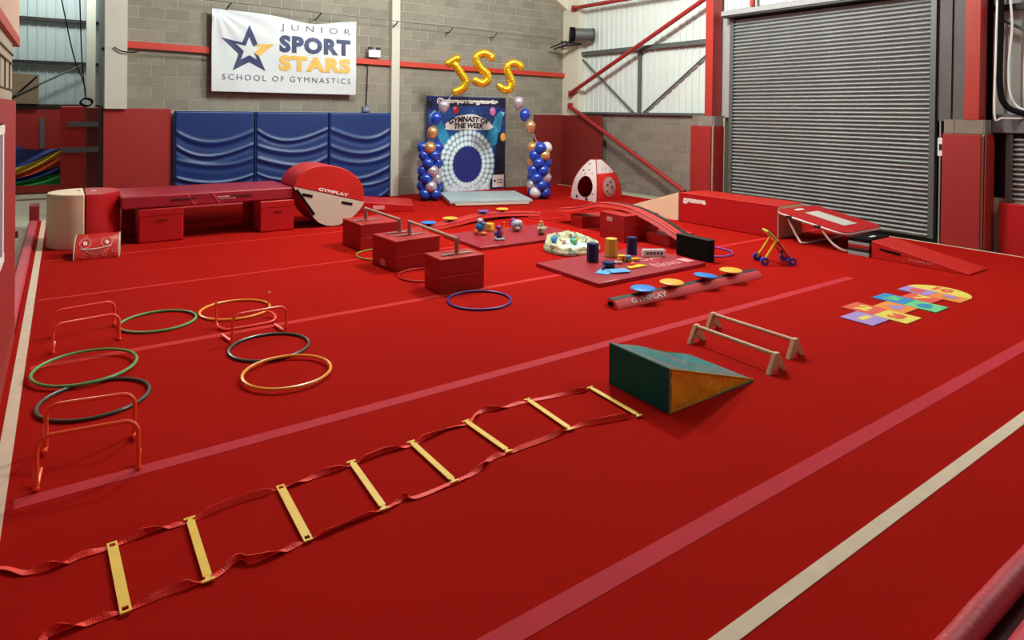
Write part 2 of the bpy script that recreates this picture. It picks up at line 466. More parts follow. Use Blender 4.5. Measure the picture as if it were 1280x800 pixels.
# grey wind bracing on right wall
def bar(name, label, p0, p1, r, m, cat='beam', n=10):
    o = MB().cyl(p0, p1, r, n).build(name, m, smooth=True); return tag(o, label, cat)
o = MB().box(12.02, 12.14, 9.25, 13.85, 3.68, 3.79).build('cladding_rail', greysteel); tag(o, 'dark grey horizontal rail across upper white cladding', 'rail')
o = MB().box(12.0, 12.14, 9.25, 13.7, 2.03, 2.09).build('sill_rail', greysteel); tag(o, 'dark grey rail lying on top of right block wall', 'rail')
t = thing('rail_bracing', 'thin dark grey K bracing on white cladding of right wall', 'bracing', (12.08, 11.53, 2.09))
MB().box(-0.03, 0.03, -0.04, 0.04, 0, 1.6).build('post', greysteel, t)
MB().cyl((0, 2.38, 1.62), (0, 0.2, 0), 0.028, 8).build('brace', greysteel, t, smooth=True)
MB().cyl((0, -2.2, 1.42), (0, -0.16, 0), 0.028, 8).build('brace', greysteel, t, smooth=True)
def tubebr(label, p0, p1):
    t = thing('brace_tube', label, 'brace', p0); d = Vector(p1)-Vector(p0)
    MB().cyl((0, 0, 0), d, 0.055, 14).build('tube', redsteel2, t, smooth=True)
    u = d.normalized()
    MB().box(-0.01, 0.10, -0.05, 0.05, -0.08, 0.08).build('end_plate', redsteel2, t)
tubebr('red brace tube rising from corner column to top of right wall', (11.8, 13.95, 2.60), (11.8, 9.26, 4.68))
tubebr('red brace tube sloping down from corner column behind play tent', (11.78, 13.95, 2.26), (11.78, 9.78, 0.27))
tubebr('red tie tube at top of right wall near corner', (11.8, 13.86, 5.02), (11.8, 9.26, 4.96))
o = MB().box(12.04, 12.14, 1.2, 3.92, 3.74, 3.84).build('cladding_rail', darksteel); tag(o, 'dark rail on cladding at upper right edge', 'rail')
bar('rail_brace', 'thin grey diagonal brace at upper right edge cladding', (12.08, 3.9, 3.66), (12.08, 2.6, 2.85), 0.025, greysteel, 'brace')
# red rail along the back wall
o = MB().add([(1.0,14.30,3.345),(11.9,14.30,3.20),(11.9,14.30,3.085),(1.0,14.30,3.215),(1.0,14.4,3.345),(11.9,14.4,3.20),(11.9,14.4,3.085),(1.0,14.4,3.215)],
             [(3,2,1,0),(4,5,6,7),(0,1,5,4),(2,3,7,6),(0,4,7,3),(1,2,6,5)]).build('wall_rail', mat('rail_red', srgb(214, 62, 40), 0.5))
tag(o, 'long thin red rail running across the block wall', 'rail')
# thin black rod on brackets above banner
t = thing('curtain_wire', 'thin wire on bent brackets running above the white banner', 'wire', (1.9, 14.1, 4.26))
MB().tube([(0, 0, 0), (3.2, 0, -0.045), (6.0, 0, -0.07), (9.5, 0.0, -0.13)], 0.008, 6).build('wire', greysteel, t, smooth=True)
for x in (0.88, 2.75, 4.6, 6.1, 7.45):
    z = -0.013*x
    MB().tube([(x, 0.28, z-0.12), (x-0.03, 0.03, z-0.12), (x+0.05, 0, z)], 0.016, 6).build('bracket', darksteel, t, smooth=True)
# cable along left part of rail
o = MB().tube(smoothpath([(0.78, 14.15, 3.2), (0.9, 14.13, 3.13), (1.1, 14.13, 3.12), (1.3, 14.2, 3.19), (1.8, 14.22, 3.18), (2.5, 14.22, 3.17)]), 0.013, 6).build('cable', blackr, smooth=True)
tag(o, 'black cable from white column running under red rail', 'cable')
# flood light, cable, socket
t = thing('flood_light', 'white twin lamp unit on the red rail right of banner', 'light', (6.03, 14.3, 3.30))
MB().box(-0.15, 0.15, -0.05, 0.06, 0.02, 0.20).build('body', mat('lamp_white', srgb(236, 236, 236), 0.4), t, bevel=0.01)
for s in (-1, 1): MB().box(s*0.1-0.045, s*0.1+0.045, -0.07, 0.02, 0.2, 0.26).build('lamp_head', darksteel, t, bevel=0.01)
MB().box(-0.18, -0.15, -0.04, 0.0, 0.02, 0.12).build('bracket', darksteel, t)
o = MB().tube(smoothpath([(5.74, 14.36, 3.18), (5.84, 14.34, 3.16), (5.89, 14.34, 3.05), (5.885, 14.35, 2.7), (5.87, 14.36, 2.17)]), 0.014, 6).build('cable', blackr, smooth=True)
tag(o, 'black cable hanging down block wall to grey socket', 'cable')
t = thing('socket_box', 'small blue grey socket box above the right blue mat', 'socket', (5.87, 14.37, 2.08))
MB().box(-0.09, 0.09, -0.06, 0.03, -0.05, 0.08).build('body', mat('socket_grey', srgb(120, 136, 150), 0.4), t, bevel=0.01)
MB().box(-0.04, 0.04, -0.075, -0.06, -0.02, 0.04).build('cover', lgrey, t, bevel=0.004)
# heater
t = thing('tube_heater', 'black and grey cylindrical heater fixed high in the corner', 'heater', (11.45, 13.55, 4.23))
ax = Vector((0.86, -0.5, 0.0)).normalized()
MB().cyl((0, 0, 0), ax*0.12, 0.2, 24).build('fan_ring', black, t, smooth=True)
MB().cyl(ax*-0.01, ax*0.01, 0.15, 20).build('fan_grille', darksteel, t, smooth=True)
MB().cyl(ax*0.12, ax*0.62, 0.175, 24).build('body', greysteel, t, smooth=True)
MB().cyl(ax*0.62, ax*0.66, 0.185, 24).build('end_cap', darksteel, t, smooth=True)
t2 = MB().box(-0.3, 0.4, -0.03, 0.03, -0.27, -0.21).box(-0.02, 0.02, -0.03, 0.03, -0.28, -0.16).box(0.3, 0.34, -0.03, 0.9, -0.28, -0.24).cyl((-0.3, 0, -0.2), (-0.22, 0.02, -0.4), 0.02).cyl((-0.14, 0, -0.2), (-0.2, 0.6, -0.34), 0.02).cyl((0.12, 0, -0.2), (0.0, 0.7, -0.36), 0.02)
t2.build('bracket', darksteel, t)

# cables on right column
for (pts, r, m, lab) in [
    ([(11.82, 3.80, 4.0), (11.8, 3.80, 3.0), (11.8, 3.80, 2.1), (11.86, 3.72, 2.06), (12.0, 3.5, 2.06)], 0.014, whitem, 'white conduit running down beside the right red column'),
    ([(11.95, 3.80, 4.2), (11.95, 3.79, 3.5), (11.95, 3.79, 2.6), (11.95, 3.7, 2.25), (12.0, 3.45, 2.12)], 0.045, black, 'thick black cable bundle beside the right red column'),
    ([(12.0, 3.72, 4.2), (12.0, 3.66, 3.5), (12.0, 3.70, 2.8), (12.0, 3.62, 2.3), (12.02, 3.35, 2.13)], 0.016, whitem, 'white cable curving behind the black bundle at right')]:
    o = MB().tube(smoothpath(pts), r, 8).build('cable', m, smooth=True); tag(o, lab, 'cable')
o = MB().tube(smoothpath([(12.0, 4.62, 2.0), (12.0, 4.62, 1.0), (12.0, 4.62, -0.12)]), 0.012, 6).build('conduit', lgrey, smooth=True); tag(o, 'thin pale conduit down right side of large shutter', 'conduit')
t = thing('shutter_switch', 'small pale control box beside the right wall pad pier', 'switch', (11.95, 4.58, 1.42))
MB().box(-0.04, 0.04, -0.045, 0.045, 0, 0.3).build('body', whitem, t, bevel=0.005)
MB().box(-0.05, -0.04, -0.02, 0.02, 0.1, 0.2).build('button', darksteel, t)

# ------------------------------------------------------------------ wall pads
def pad(label, x0, x1, y0, y1, z0, z1, m=padred, face=None):
    t = thing('wall_pad', label, 'pad', ((x0+x1)/2, (y0+y1)/2, z0))
    hx, hy = (x1-x0)/2, (y1-y0)/2
    MB().box(-hx, hx, -hy, hy, 0, z1-z0).build('cushion', m, t, bevel=0.012, seg=3)
    return t
pad('red padded mat on left end of back block wall', 0.62, 1.76, 14.27, 14.40, 0, 2.05)
pad('shaded red padded mat on back wall right of the backdrop', 10.86, 11.838, 14.3, 14.40, 0, 2.0, padshade)
pad('shaded red padded mat wrapped on side wall behind play tent', 11.84, 11.9, 12.66, 14.395, 0, 1.99, padshade)
pad('red padded mat on block pier left of the large shutter', 11.70, 11.745, 9.02, 9.57, 0, 1.80)
pad('red padded mat on block pier right of the large shutter', 11.70, 11.745, 3.94, 4.48, 0, 1.80)
for k, y in ((0, 9.0), (1, 3.92)):
    o = MB().box(11.75, 12.1, y-0.035, y-0.013, -0.1, 1.80).build('pier_side_pad', padred, bevel=0.006)
    tag(o, 'narrow red side pad on pier, '+('left' if k == 0 else 'right')+' of large shutter', 'pad')
pad('low red padded mat under the small shutter at right edge', 11.98, 12.1, 1.2, 3.78, -0.1, 0.74, vinyl)

# ------------------------------------------------------------------ blue mats with sagging folds
def bluemat(label, x0, x1, seed):
    t = thing('crash_mat', label, 'mat', ((x0+x1)/2, 14.18, 0.02), 0, 'blue crash mats standing against the block wall')
    W = (x1-x0)-0.03; H = 1.99; rr = random.Random(seed)
    folds = []
    z = 1.60
    while z > 0.1:
        folds.append((z+rr.uniform(-0.02, 0.02), rr.uniform(0.14, 0.26), rr.uniform(0.035, 0.055), rr.uniform(-0.4, 0.4), rr.uniform(0.5, 1)))
        z -= rr.uniform(0.25, 0.36)
    def f(u, v):
        x = (u-0.5)*W; zz = v*H
        e = min(u, 1-u, 1.0); d = 0.0
        for (zf, sag, wd, sk, am) in folds:
            c = zf - sag*4*u*(1-u)*(1+sk*(u-0.5)*2)
            q = (zz-c)/wd
            d += am*0.030*(math.exp(-q*q) - 0.5*math.exp(-((q+2.0)**2)/1.8))
        d *= min(1, e/0.05)**0.5 if e > 0 else 0
        ev = min(v, 1-v)*H
        rnd = 0.03*(1-min(1, ev/0.03))**2 + 0.03*(1-min(1, e*W/0.03))**2
        return (x, -d-0.02+rnd, zz)
    MB().grid(f, 70, 130).build('cover_front', bluev, t, smooth=True)
    MB().box(-W/2, W/2, 0.0, 0.17, 0, H).build('cushion', bluev, t, bevel=0.02)
    MB().box(-W/2-0.012, -W/2+0.004, 0.0, 0.02, 0.0, H).build('piping', navy, t)
bluemat('tall blue crash mat, leftmost of three, beside red pad', 1.80, 3.33, 1)
bluemat('tall blue crash mat in the middle of the three', 3.33, 4.92, 2)
bluemat('tall blue crash mat, rightmost of three, beside white post', 4.92, 6.44, 5)

# ------------------------------------------------------------------ banner
bX0, bX1, bZ0, bZ1, bY = 2.475, 5.54, 2.42, 4.11, 14.18
t = thing('banner', 'white gymnastics school banner with blue and gold star logo', 'banner', ((bX0+bX1)/2, bY, bZ0))
BW, BH = bX1-bX0, bZ1-bZ0
def bdisp(x, z):
    u = x/BW+0.5; v = z/BH
    d = 0.010*math.sin(5*u+2.2*v*PI+1)+0.006*math.sin(9*u-3*v)+0.018*max(0, v-0.55)*math.sin(16*(u+v))
    rad = math.hypot((u-0.02)*1.8, (1-v)); a = math.atan2(1-v, (u-0.02)*1.8+1e-6)
    d += 0.012*math.sin(a*16)*math.exp(-rad*2.2)
    rad = math.hypot((1.0-u)*1.8, (1-v)); a = math.atan2(1-v, (1.0-u)*1.8+1e-6)
    d += 0.010*math.sin(a*14)*math.exp(-rad*2.6)
    return -d
def bsurf(u, v):
    x = (u-0.5)*BW; top = BH - (0.02*math.sin(PI*u) + 0.15*math.exp(-((u-0.72)/0.24)**2)*math.sin(PI*u))
    z = v*top
    return (x, bdisp(x, z), z)
MB().grid(bsurf, 90, 50).build('sheet', bannerm, t, smooth=True)
MB().grid(lambda u, v: tuple(Vector(bsurf(u, v))+Vector((0, 0.012, 0))), 40, 24).build('sheet_back', bannerm, t, smooth=True)
def bfn(co): return (co.x, bdisp(co.x, co.z)-0.010+co.y, co.z)
def btext(name, s, px0, px1, pz0, pz1, m, bold=0.0, spacing=1.0):
    mx = frame((px0*BW-BW/2, 0, pz0*BH), (1, 0, 0), (0, 0, 1))
    return text(name, s, 0.3, m, t, mx, bold=bold, spacing=spacing, fn=bfn, width=(px1-px0)*BW, height=(pz1-pz0)*BH)
btext('lettering', 'JUNIOR', 0.445, 0.955, 0.785, 0.885, greyp, bold=-0.002, spacing=1.9)
btext('lettering', 'SPORT', 0.435, 0.955, 0.52, 0.74, navyp, bold=0.016, spacing=1.12)
btext('lettering', 'STARS', 0.435, 0.955, 0.285, 0.485, goldp, bold=0.016, spacing=1.12)
btext('lettering', 'SCHOOL OF GYMNASTICS', 0.065, 0.955, 0.145, 0.215, greyp, bold=-0.001, spacing=1.35)
# star: hollow five-pointed, right arm gold
def P2(u, v): return Vector(((u-0.5)*BW, v*BH))
sc_ = P2(0.235, 0.54)
outer = [P2(0.235, 0.835), P2(0.29, 0.60), P2(0.40, 0.615), P2(0.30, 0.45), P2(0.345, 0.27), P2(0.238, 0.375), P2(0.13, 0.26), P2(0.168, 0.47), P2(0.06, 0.655), P2(0.19, 0.61)]
inner = [sc_+(p-sc_)*0.50 for p in outer]
def ring(idx, m, name):
    b = MB()
    for i in idx:
        j = (i+1) % 10
        vs = [(outer[i].x, 0, outer[i].y), (outer[j].x, 0, outer[j].y), (inner[j].x, 0, inner[j].y), (inner[i].x, 0, inner[i].y)]
        q = [Vector(p) for p in vs]
        n = 6; gv = []; gf = []
        for a in range(n+1):
            for c in range(3):
                p = (q[0].lerp(q[1], a/n)).lerp(q[3].lerp(q[2], a/n), c/2)
                gv.append((p.x, bdisp(p.x, p.z)-0.010, p.z))
        for a in range(n):
            for c in range(2): gf.append((a*3+c, a*3+c+1, (a+1)*3+c+1, (a+1)*3+c))
        b.add(gv, gf)
    b.build(name, m, t)
ring([0, 3, 4, 5, 6, 7, 8, 9], navyp, 'star_logo')
ring([1, 2], goldp, 'star_arm')
for u in (0.0, 1.0):
    MB().tube([((u-0.5)*BW, 0, BH-0.01), ((u-0.5)*BW*1.01, -0.03, BH+0.08)], 0.006, 5).build('tie', greysteel, t)

# ------------------------------------------------------------------ backdrop with painted print
GX, GZ, NX, NZ = 2.36, 2.44, 220, 228
t = thing('photo_backdrop', 'tall blue photo backdrop reading gymnast of the week', 'backdrop', (8.60, 14.22, 0.0))
MB().box(-GX/2, GX/2, 0.004, 0.05, 0.0, GZ).build('board', navy, t)
o = MB().grid(lambda u, v: ((u-0.5)*GX, 0.0, v*GZ), NX, NZ).build('print', None, t)
me = o.data
co = np.zeros(len(me.vertices)*3); me.vertices.foreach_get('co', co); co = co.reshape(-1, 3)
U = co[:, 0]/GX+0.5; V = co[:, 2]/GZ
def s3(r, g, b): return np.array(srgb(r, g, b))
C = s3(14, 22, 70)[None]*(1-V[:, None]) + s3(34, 40, 120)[None]*V[:, None]
glow = np.exp(-(((U-0.5)/0.34)**2+((V-0.55)/0.34)**2))[:, None]
C = C*(1-glow)+s3(20, 92, 160)[None]*glow
def over(mask, c, a=1.0):
    global C
    k = np.clip(mask, 0, 1)[:, None]*a
    C = C*(1-k)+np.array(c)[None]*k
def sd(d, w=0.008): return np.clip(0.5-d/w, 0, 1)
def poly(pts):
    n = len(pts); ins = np.zeros(len(U), bool)
    for i in range(n):
        x1, y1 = pts[i]; x2, y2 = pts[(i+1) % n]
        if y1 == y2: continue
        cnd = (y1 > V) != (y2 > V)
        xi = (x2-x1)*(V-y1)/(y2-y1)+x1
        ins ^= cnd & (U < xi)
    return ins.astype(float)
over(poly([(0.02, 0.80), (0.08, 0.86), (0.12, 0.84), (0.34, 0.45), (0.22, 0.40)]), s3(40, 150, 190), 0.85)
over(poly([(0.97, 0.84), (0.93, 0.86), (0.88, 0.82), (0.66, 0.42), (0.90, 0.50)]), s3(40, 150, 190), 0.85)
over(poly([(0.93, 0.85), (0.99, 0.84), (0.97, 0.80)]), s3(180, 230, 240), 0.7)
over(poly([(0.03, 0.80), (0.09, 0.86), (0.10, 0.83)]), s3(180, 230, 240), 0.7)
rng = np.random.RandomState(4)
for _ in range(90):
    a, b_ = rng.rand(2); over(sd(np.hypot((U-a)*GX, (V-b_)*GZ)-0.012, 0.01), s3(150, 190, 240), 0.7)
over(poly([(0.90, 0.62), (1.0, 0.62), (1.0, 0.12), (0.86, 0.12), (0.86, 0.4)]), s3(8, 10, 26), 0.9)
over(poly([(0.0, 0.95), (0.06, 0.95), (0.06, 0.88), (0.0, 0.86)]), s3(8, 10, 26), 0.9)
over(poly([(0.90, 1.0), (1.0, 1.0), (1.0, 0.88), (0.90, 0.9)]), s3(8, 10, 26), 0.9)
cx, cz = 0.50, 0.285
rx_, rz_ = (U-cx)*GX, (V-cz)*GZ*0.93
R_ = np.hypot(rx_, rz_); A_ = np.arctan2(rz_, rx_)
over(sd(R_-0.84, 0.02), s3(22, 110, 130), 0.9)
for k, (r0, n) in enumerate([(0.50, 28), (0.635, 32), (0.77, 36)]):
    ph = A_*n/(2*PI); fr = (ph-np.floor(ph)-0.5)*2*PI*r0/n
    d = np.hypot(fr, R_-r0)
    over(sd(d-0.062, 0.04), s3(232, 250, 255), 0.98)
over(sd(R_-0.435, 0.012), s3(34, 44, 122))
bot = (V < 0.075) & (np.abs(U-0.5) < 0.30)
over(bot.astype(float)*0.55, s3(200, 222, 240))
for _ in range(40):
    a, b_ = 0.22+0.56*rng.rand(), 0.01+0.06*rng.rand()
    over(sd(np.hypot((U-a)*GX, (V-b_)*GZ)-0.03, 0.03), s3(230, 242, 250), 0.8)
for (a, b_, c) in [(0.345, 0.865, (206, 30, 40)), (0.825, 0.85, (232, 130, 196)), (0.97, 0.57, (236, 170, 60)), (0.03, 0.62, (230, 100, 30))]:
    d = np.hypot((U-a)*GX/0.8, (V-b_)*GZ)-0.11
    over(sd(d, 0.01), s3(*c))
    over(sd(np.hypot((U-a+0.012)*GX, (V-b_-0.015)*GZ)-0.03, 0.04), s3(255, 220, 230), 0.6)
# ribbon
over(sd(np.abs((U-0.86-0.015*np.sin(V*60))*GX)-0.008, 0.01)*((V > 0.6) & (V < 0.8)), s3(140, 210, 235), 0.9)
att = me.color_attributes.new('Col', 'FLOAT_COLOR', 'POINT')
att.data.foreach_set('color', np.concatenate([C, np.ones((len(C), 1))], 1).astype(np.float32).ravel())
pm = bpy.data.materials.new('printed_vinyl'); pm.use_nodes = True
nd = pm.node_tree.nodes.new('ShaderNodeVertexColor'); nd.layer_name = 'Col'
pb = pm.node_tree.nodes['Principled BSDF']; pb.inputs['Roughness'].default_value = 0.5
pm.node_tree.links.new(nd.outputs[0], pb.inputs['Base Color']); me.materials.append(pm)
def bdrop(u, v, d=0.004): return ((u-0.5)*GX, -d, v*GZ)
# cloud title board printed on top
pts = []
for i in range(60):
    a = 2*PI*i/60; k = 1+0.035*math.cos(9*a)
    pts.append(((0.04+0.72*math.cos(a)*k), (0.20*math.sin(a)*k-0.13*(math.cos(a))**2)))
b = MB().prism([(x, z+0.735*GZ) for x, z in pts], 0.003, axis='y', o=-0.006)
b.build('title_cloud', whitem, t)
def arcfn(k): return lambda c: (c.x, c.y, c.z-k*c.x*c.x)
text('lettering', 'GYMNAST OF', 0.2, blackr, t, frame((0.04, -0.008, 0.735*GZ), (1, 0, 0), (0, 0, 1)), bold=0.010, align='CENTER', width=1.22, height=0.15, shear=0.2, fn=arcfn(0.22))
text('lettering', 'THE WEEK', 0.2, blackr, t, frame((0.04, -0.008, 0.668*GZ), (1, 0, 0), (0, 0, 1)), bold=0.010, align='CENTER', width=0.92, height=0.14, shear=0.2, fn=arcfn(0.12))
MB().box(-0.95, 0.97, -0.003, 0.0, 0.905*GZ, 0.99*GZ).build('handle_strip', mat('strip_dark', srgb(28, 30, 60), 0.5), t)
text('lettering', '@juniorsportstarsgymnastics', 0.2, whitem, t, frame((0.0, -0.005, 0.915*GZ), (1, 0, 0), (0, 0, 1)), bold=0.012, align='CENTER', width=1.84, height=0.17)
MB().box(0.78, 1.14, -0.006, 0.0, 0.02*GZ, 0.155*GZ).build('sticker', whitem, t)
text('lettering', 'JUNIOR', 0.1, blackr, t, frame((0.92, -0.008, 0.09*GZ), (1, 0, 0), (0, 0, 1)), bold=0.003, width=0.19, height=0.045)
text('lettering', 'STARS', 0.1, blackr, t, frame((0.92, -0.008, 0.06*GZ), (1, 0, 0), (0, 0, 1)), bold=0.003, width=0.19, height=0.045)
b = MB()
st = [(0.85+(0.055 if i % 2 == 0 else 0.024)*math.sin(i*PI/5), 0.09*GZ+(0.055 if i % 2 == 0 else 0.024)*math.cos(i*PI/5)) for i in range(10)]
b.prism(st[::-1], 0.002, axis='y', o=-0.008).build('sticker_star', blackr, t)

# podium
t = thing('podium', 'low pale grey podium platform in front of backdrop', 'podium', (7.97, 12.40, 0), -0.36)
MB().box(-0.92, 0.94, -0.70, 0.86, 0.06, 0.125).build('top_slab', podm, t, bevel=0.01)
MB().box(-0.80, 0.86, -0.74, 0.8, 0.02, 0.058).build('under_slab', podc, t, bevel=0.006)
MB().box(-0.92, -0.82, -0.68, 0.5, 0.0, 0.058).build('foot_mat', vinylb, t, bevel=0.006)
MB().box(0.87, 0.94, -0.68, 0.5, 0.0, 0.058).build('foot_mat', vinylb, t)

# ------------------------------------------------------------------ balloons
def balloon_mesh(r, m, name='balloon'):
    prof = []
    for i in range(0, 13):
        a = PI*i/12; z = -math.cos(a); rr = math.sin(a)
        if z < 0: z *= 1.12; rr *= (1-0.10*(-z))
        prof.append((max(rr*r, 0.004*r), z*r))
    prof = [(0.09*r, -1.22*r)]+prof
    return MB().lathe(prof, 16).mesh(name, m, True)
AP0 = Vector((6.97, 13.2, 0)); AE = Vector((9.4-6.97, 12.1-13.2, 0)).normalized(); AN = Vector((-AE.y, AE.x, 0))
def arch(s, z, off=0.0): return AP0+AE*s+Vector((0, 0, z))+AN*off
bm_ = {k: balloon_mesh(0.142, m) for k, m in dict(b=bal_b, s=bal_s, g=bal_g, w=bal_w).items()}
def bcolumn(label, s, pattern):
    t = thing('balloon_column', label, 'balloons', arch(s, 0), 0, )
    rot = math.atan2(AE.y, AE.x)
    for k, row in enumerate(pattern):
        for j, c in enumerate(row):
            a = rot - PI/2 + (j-1.5)*PI/2 + (k % 2)*PI/4 + k*0.12
            o = bpy.data.objects.new('balloon', bm_[c]); col.objects.link(o); o.parent = t
            o.location = (0.165*math.cos(a), 0.165*math.sin(a), 0.155+k*0.178)
            d = Vector((math.cos(a), math.sin(a), 0.0))
            o.rotation_euler = d.to_track_quat('Z', 'Y').to_euler()
    MB().cyl((0, 0, 0), (0, 0, 1.24), 0.012, 8).build('pole', whitem, t)
    MB().cyl((0, 0, 0), (0, 0, 0.02), 0.16, 20).build('base', blackr, t)
bcolumn('twisted column of blue, silver and gold balloons left of podium', 0.0, ['gbbw', 'bsbb', 'bbsb', 'bswb', 'sbbb', 'bbgb', 'bgbb'])
bcolumn('twisted column of blue, gold and pearl balloons right of podium', 2.60, ['bwbb', 'sbbw', 'bbsb', 'bbgb', 'gbbb', 'bgbs', 'gbwb'])
t = thing('arch_pole', 'thin white arch pole joining the two balloon columns', 'pole', arch(0, 0))
o0 = arch(0, 0)
MB().tube([q-o0 for q in smoothpath([arch(0.0, 1.25), arch(0.03, 1.6), arch(0.13, 1.92), arch(0.32, 2.22), arch(0.52, 2.48)])], 0.004, 6).build('pole_half', whitem, t, smooth=True)
MB().tube([q-o0 for q in smoothpath([arch(1.75, 2.55), arch(2.06, 2.28), arch(2.24, 2.0), arch(2.38, 1.7), arch(2.58, 1.25)])], 0.004, 6).build('pole_half', whitem, t, smooth=True)
MB().tube([q-o0 for q in (arch(0.8, 2.7), arch(1.05, 2.85), arch(1.3, 2.9), arch(1.58, 2.72))], 0.0012, 5).build('tie_line', lgrey, t)
bl = {k: balloon_mesh(0.135, m) for k, m in dict(b=bal_b, s=bal_s, g=bal_g).items()}
for (s, z, c, lab, tilt) in [
    (0.31, 2.19, 's', 'silver balloon on arch at upper left of backdrop', 0.3), (0.13, 1.90, 'b', 'blue balloon on arch left of the backdrop', 0.2), (0.05, 1.57, 'g', 'gold balloon on arch above left balloon column', 0.1),
    (2.073, 2.292, 's', 'silver balloon on arch right of backdrop, topmost of three', 0.1), (2.232, 2.009, 'b', 'blue balloon on arch right of backdrop, middle of three', 0.2), (2.372, 1.724, 'g', 'copper gold balloon on arch above right balloon column', 0.0)]:
    o = bpy.data.objects.new('balloon', bl[c]); col.objects.link(o); o.location = arch(s, z); o.scale = (0.95, 0.95, 1.12)
    o.rotation_euler = (0, tilt, 0); tag(o, lab, 'balloon')
def foil_letter(label, strokes, rad=0.1):
    t = thing('foil_letter', label, 'balloon', arch(strokes[0][0][0], strokes[0][0][1]))
    base = arch(strokes[0][0][0], strokes[0][0][1])
    b = MB()
    for st_ in strokes:
        p = smoothpath([arch(s, z)-base for s, z in st_], 8) if len(st_) > 2 else [(arch(st_[0][0], st_[0][1])-base).lerp(arch(st_[1][0], st_[1][1])-base, k/8) for k in range(9)]
        N = len(p); rd = []
        for i in range(N):
            e = min(i, N-1-i)/N
            rd.append(rad*(min(1, (e*9+0.35)**0.5))*(1+0.035*math.sin(i*2.2)))
        b.tube(p, rad, 14, radii=rd)
    b.build('foil', foil, t, smooth=True)
foil_letter('gold foil letter J balloon, leftmost above the backdrop', [[(0.33, 3.14), (0.67, 3.345)], [(0.51, 3.23), (0.66, 3.0), (0.80, 2.79), (0.76, 2.63), (0.64, 2.55), (0.50, 2.50)]], 0.095)
foil_letter('gold foil letter S balloon, middle and highest of the three', [[(1.385, 3.27), (1.40, 3.37), (1.233, 3.44), (1.08, 3.37), (1.06, 3.24), (1.161, 3.09), (1.30, 2.95), (1.33, 2.82), (1.211, 2.73), (1.06, 2.78), (1.0, 2.86)]])
foil_letter('gold foil letter S balloon, rightmost above the backdrop', [[(2.14, 3.07), (2.09, 3.17), (1.951, 3.23), (1.82, 3.17), (1.79, 3.05), (1.86, 2.88), (1.90, 2.74), (1.84, 2.61), (1.709, 2.60), (1.56, 2.72)]], 0.096)

# ================================================================== LEFT SIDE
# near gallery wall
wl = struct(MB().box(-0.62, -0.345, 2.0, 7.25, -0.12, 2.12).build('wall_left', padred))
struct(MB().box(-0.62, -0.36, 2.0, 7.0, 2.12, 2.72).build('wall_left_upper', mat('beige_board', srgb(186, 168, 142), 0.6, var=0.05)))
for k, z in enumerate((2.20, 2.42, 2.50)):
    MB().box(-0.362, -0.35, 2.0, 7.02, z, z+(0.012 if k else 0.008)).build('board_joint', darksteel, bpy.data.objects['wall_left_upper'])
for y in (4.6, 5.1, 5.6, 6.1, 6.6):
    MB().box(-0.362, -0.352, y, y+0.008, 2.2, 2.42).build('board_joint', darksteel, bpy.data.objects['wall_left_upper'])
struct(MB().box(-0.7, -0.33, 2.0, 7.55, 2.62, 2.70).build('trim_4', mat('trim_red', srgb(196, 60, 48), 0.5)))
struct(MB().box(-0.7, -0.335, 2.0, 7.5, 2.70, 5.0).build('wall_left_top', mat('pink_board', srgb(218, 178, 150), 0.6)))
w1 = struct(MB().box(-0.355, -0.338, 4.3, 5.66, 1.0, 1.95).build('window_1', black))
for (a, c, e, f) in ((4.3, 5.6, 1.0, 1.06), (4.3, 5.6, 1.88, 1.94), (5.44, 5.54, 1.06, 1.88)):
    MB().box(-0.338, -0.325, a, c, e, f).build('window_frame', whitem, w1, bevel=0.003)
MB().box(-0.338, -0.334, 4.3, 5.44, 1.06, 1.88).build('pane', mat('pane_grey', srgb(200, 200, 205), 0.1), w1)
# kerb pads along the left edge
o = MB().box(-0.475, -0.352, 7.3, 14.0, -0.12, 0.07).build('edge_pad', vinylp, bevel=0.03, seg=3); tag(o, 'long pink red padded kerb along left edge of the floor', 'pad')
o = MB().box(-0.475, -0.335, 14.02, 14.35, -0.12, 0.32).build('edge_pad', mat('edge_maroon', srgb(150, 24, 34), 0.45), bevel=0.02); tag(o, 'short upright dark red pad at far end of left kerb', 'pad')
for k, y in enumerate((8.6, 9.9, 11.6, 13.4)):
    o = MB().box(-2.2, -0.6, y, y+0.12, -0.125, -0.02).build('floor_shadow_bar', mat('shadow_maroon', srgb(120, 26, 30), 0.5)); tag(o, 'low maroon bar standing for a shadow line on the pale floor left of kerb, %s one' % ['nearest', 'second', 'third', 'farthest'][k], 'beam')  # maroon bars stand in for ladder-like shadow lines on the floor
t = thing('low_bench', 'dark purple low bench end on pale floor at far left', 'bench', (-0.95, 14.9, -0.125))
MB().box(-0.35, 0.22, -0.25, 0.25, 0.22, 0.3).build('seat', mat('purple_seat', srgb(92, 44, 62), 0.5), t, bevel=0.01)
for sx in (-0.28, 0.15): MB().box(sx, sx+0.05, -0.2, 0.2, 0, 0.22).build('leg', darksteel, t)
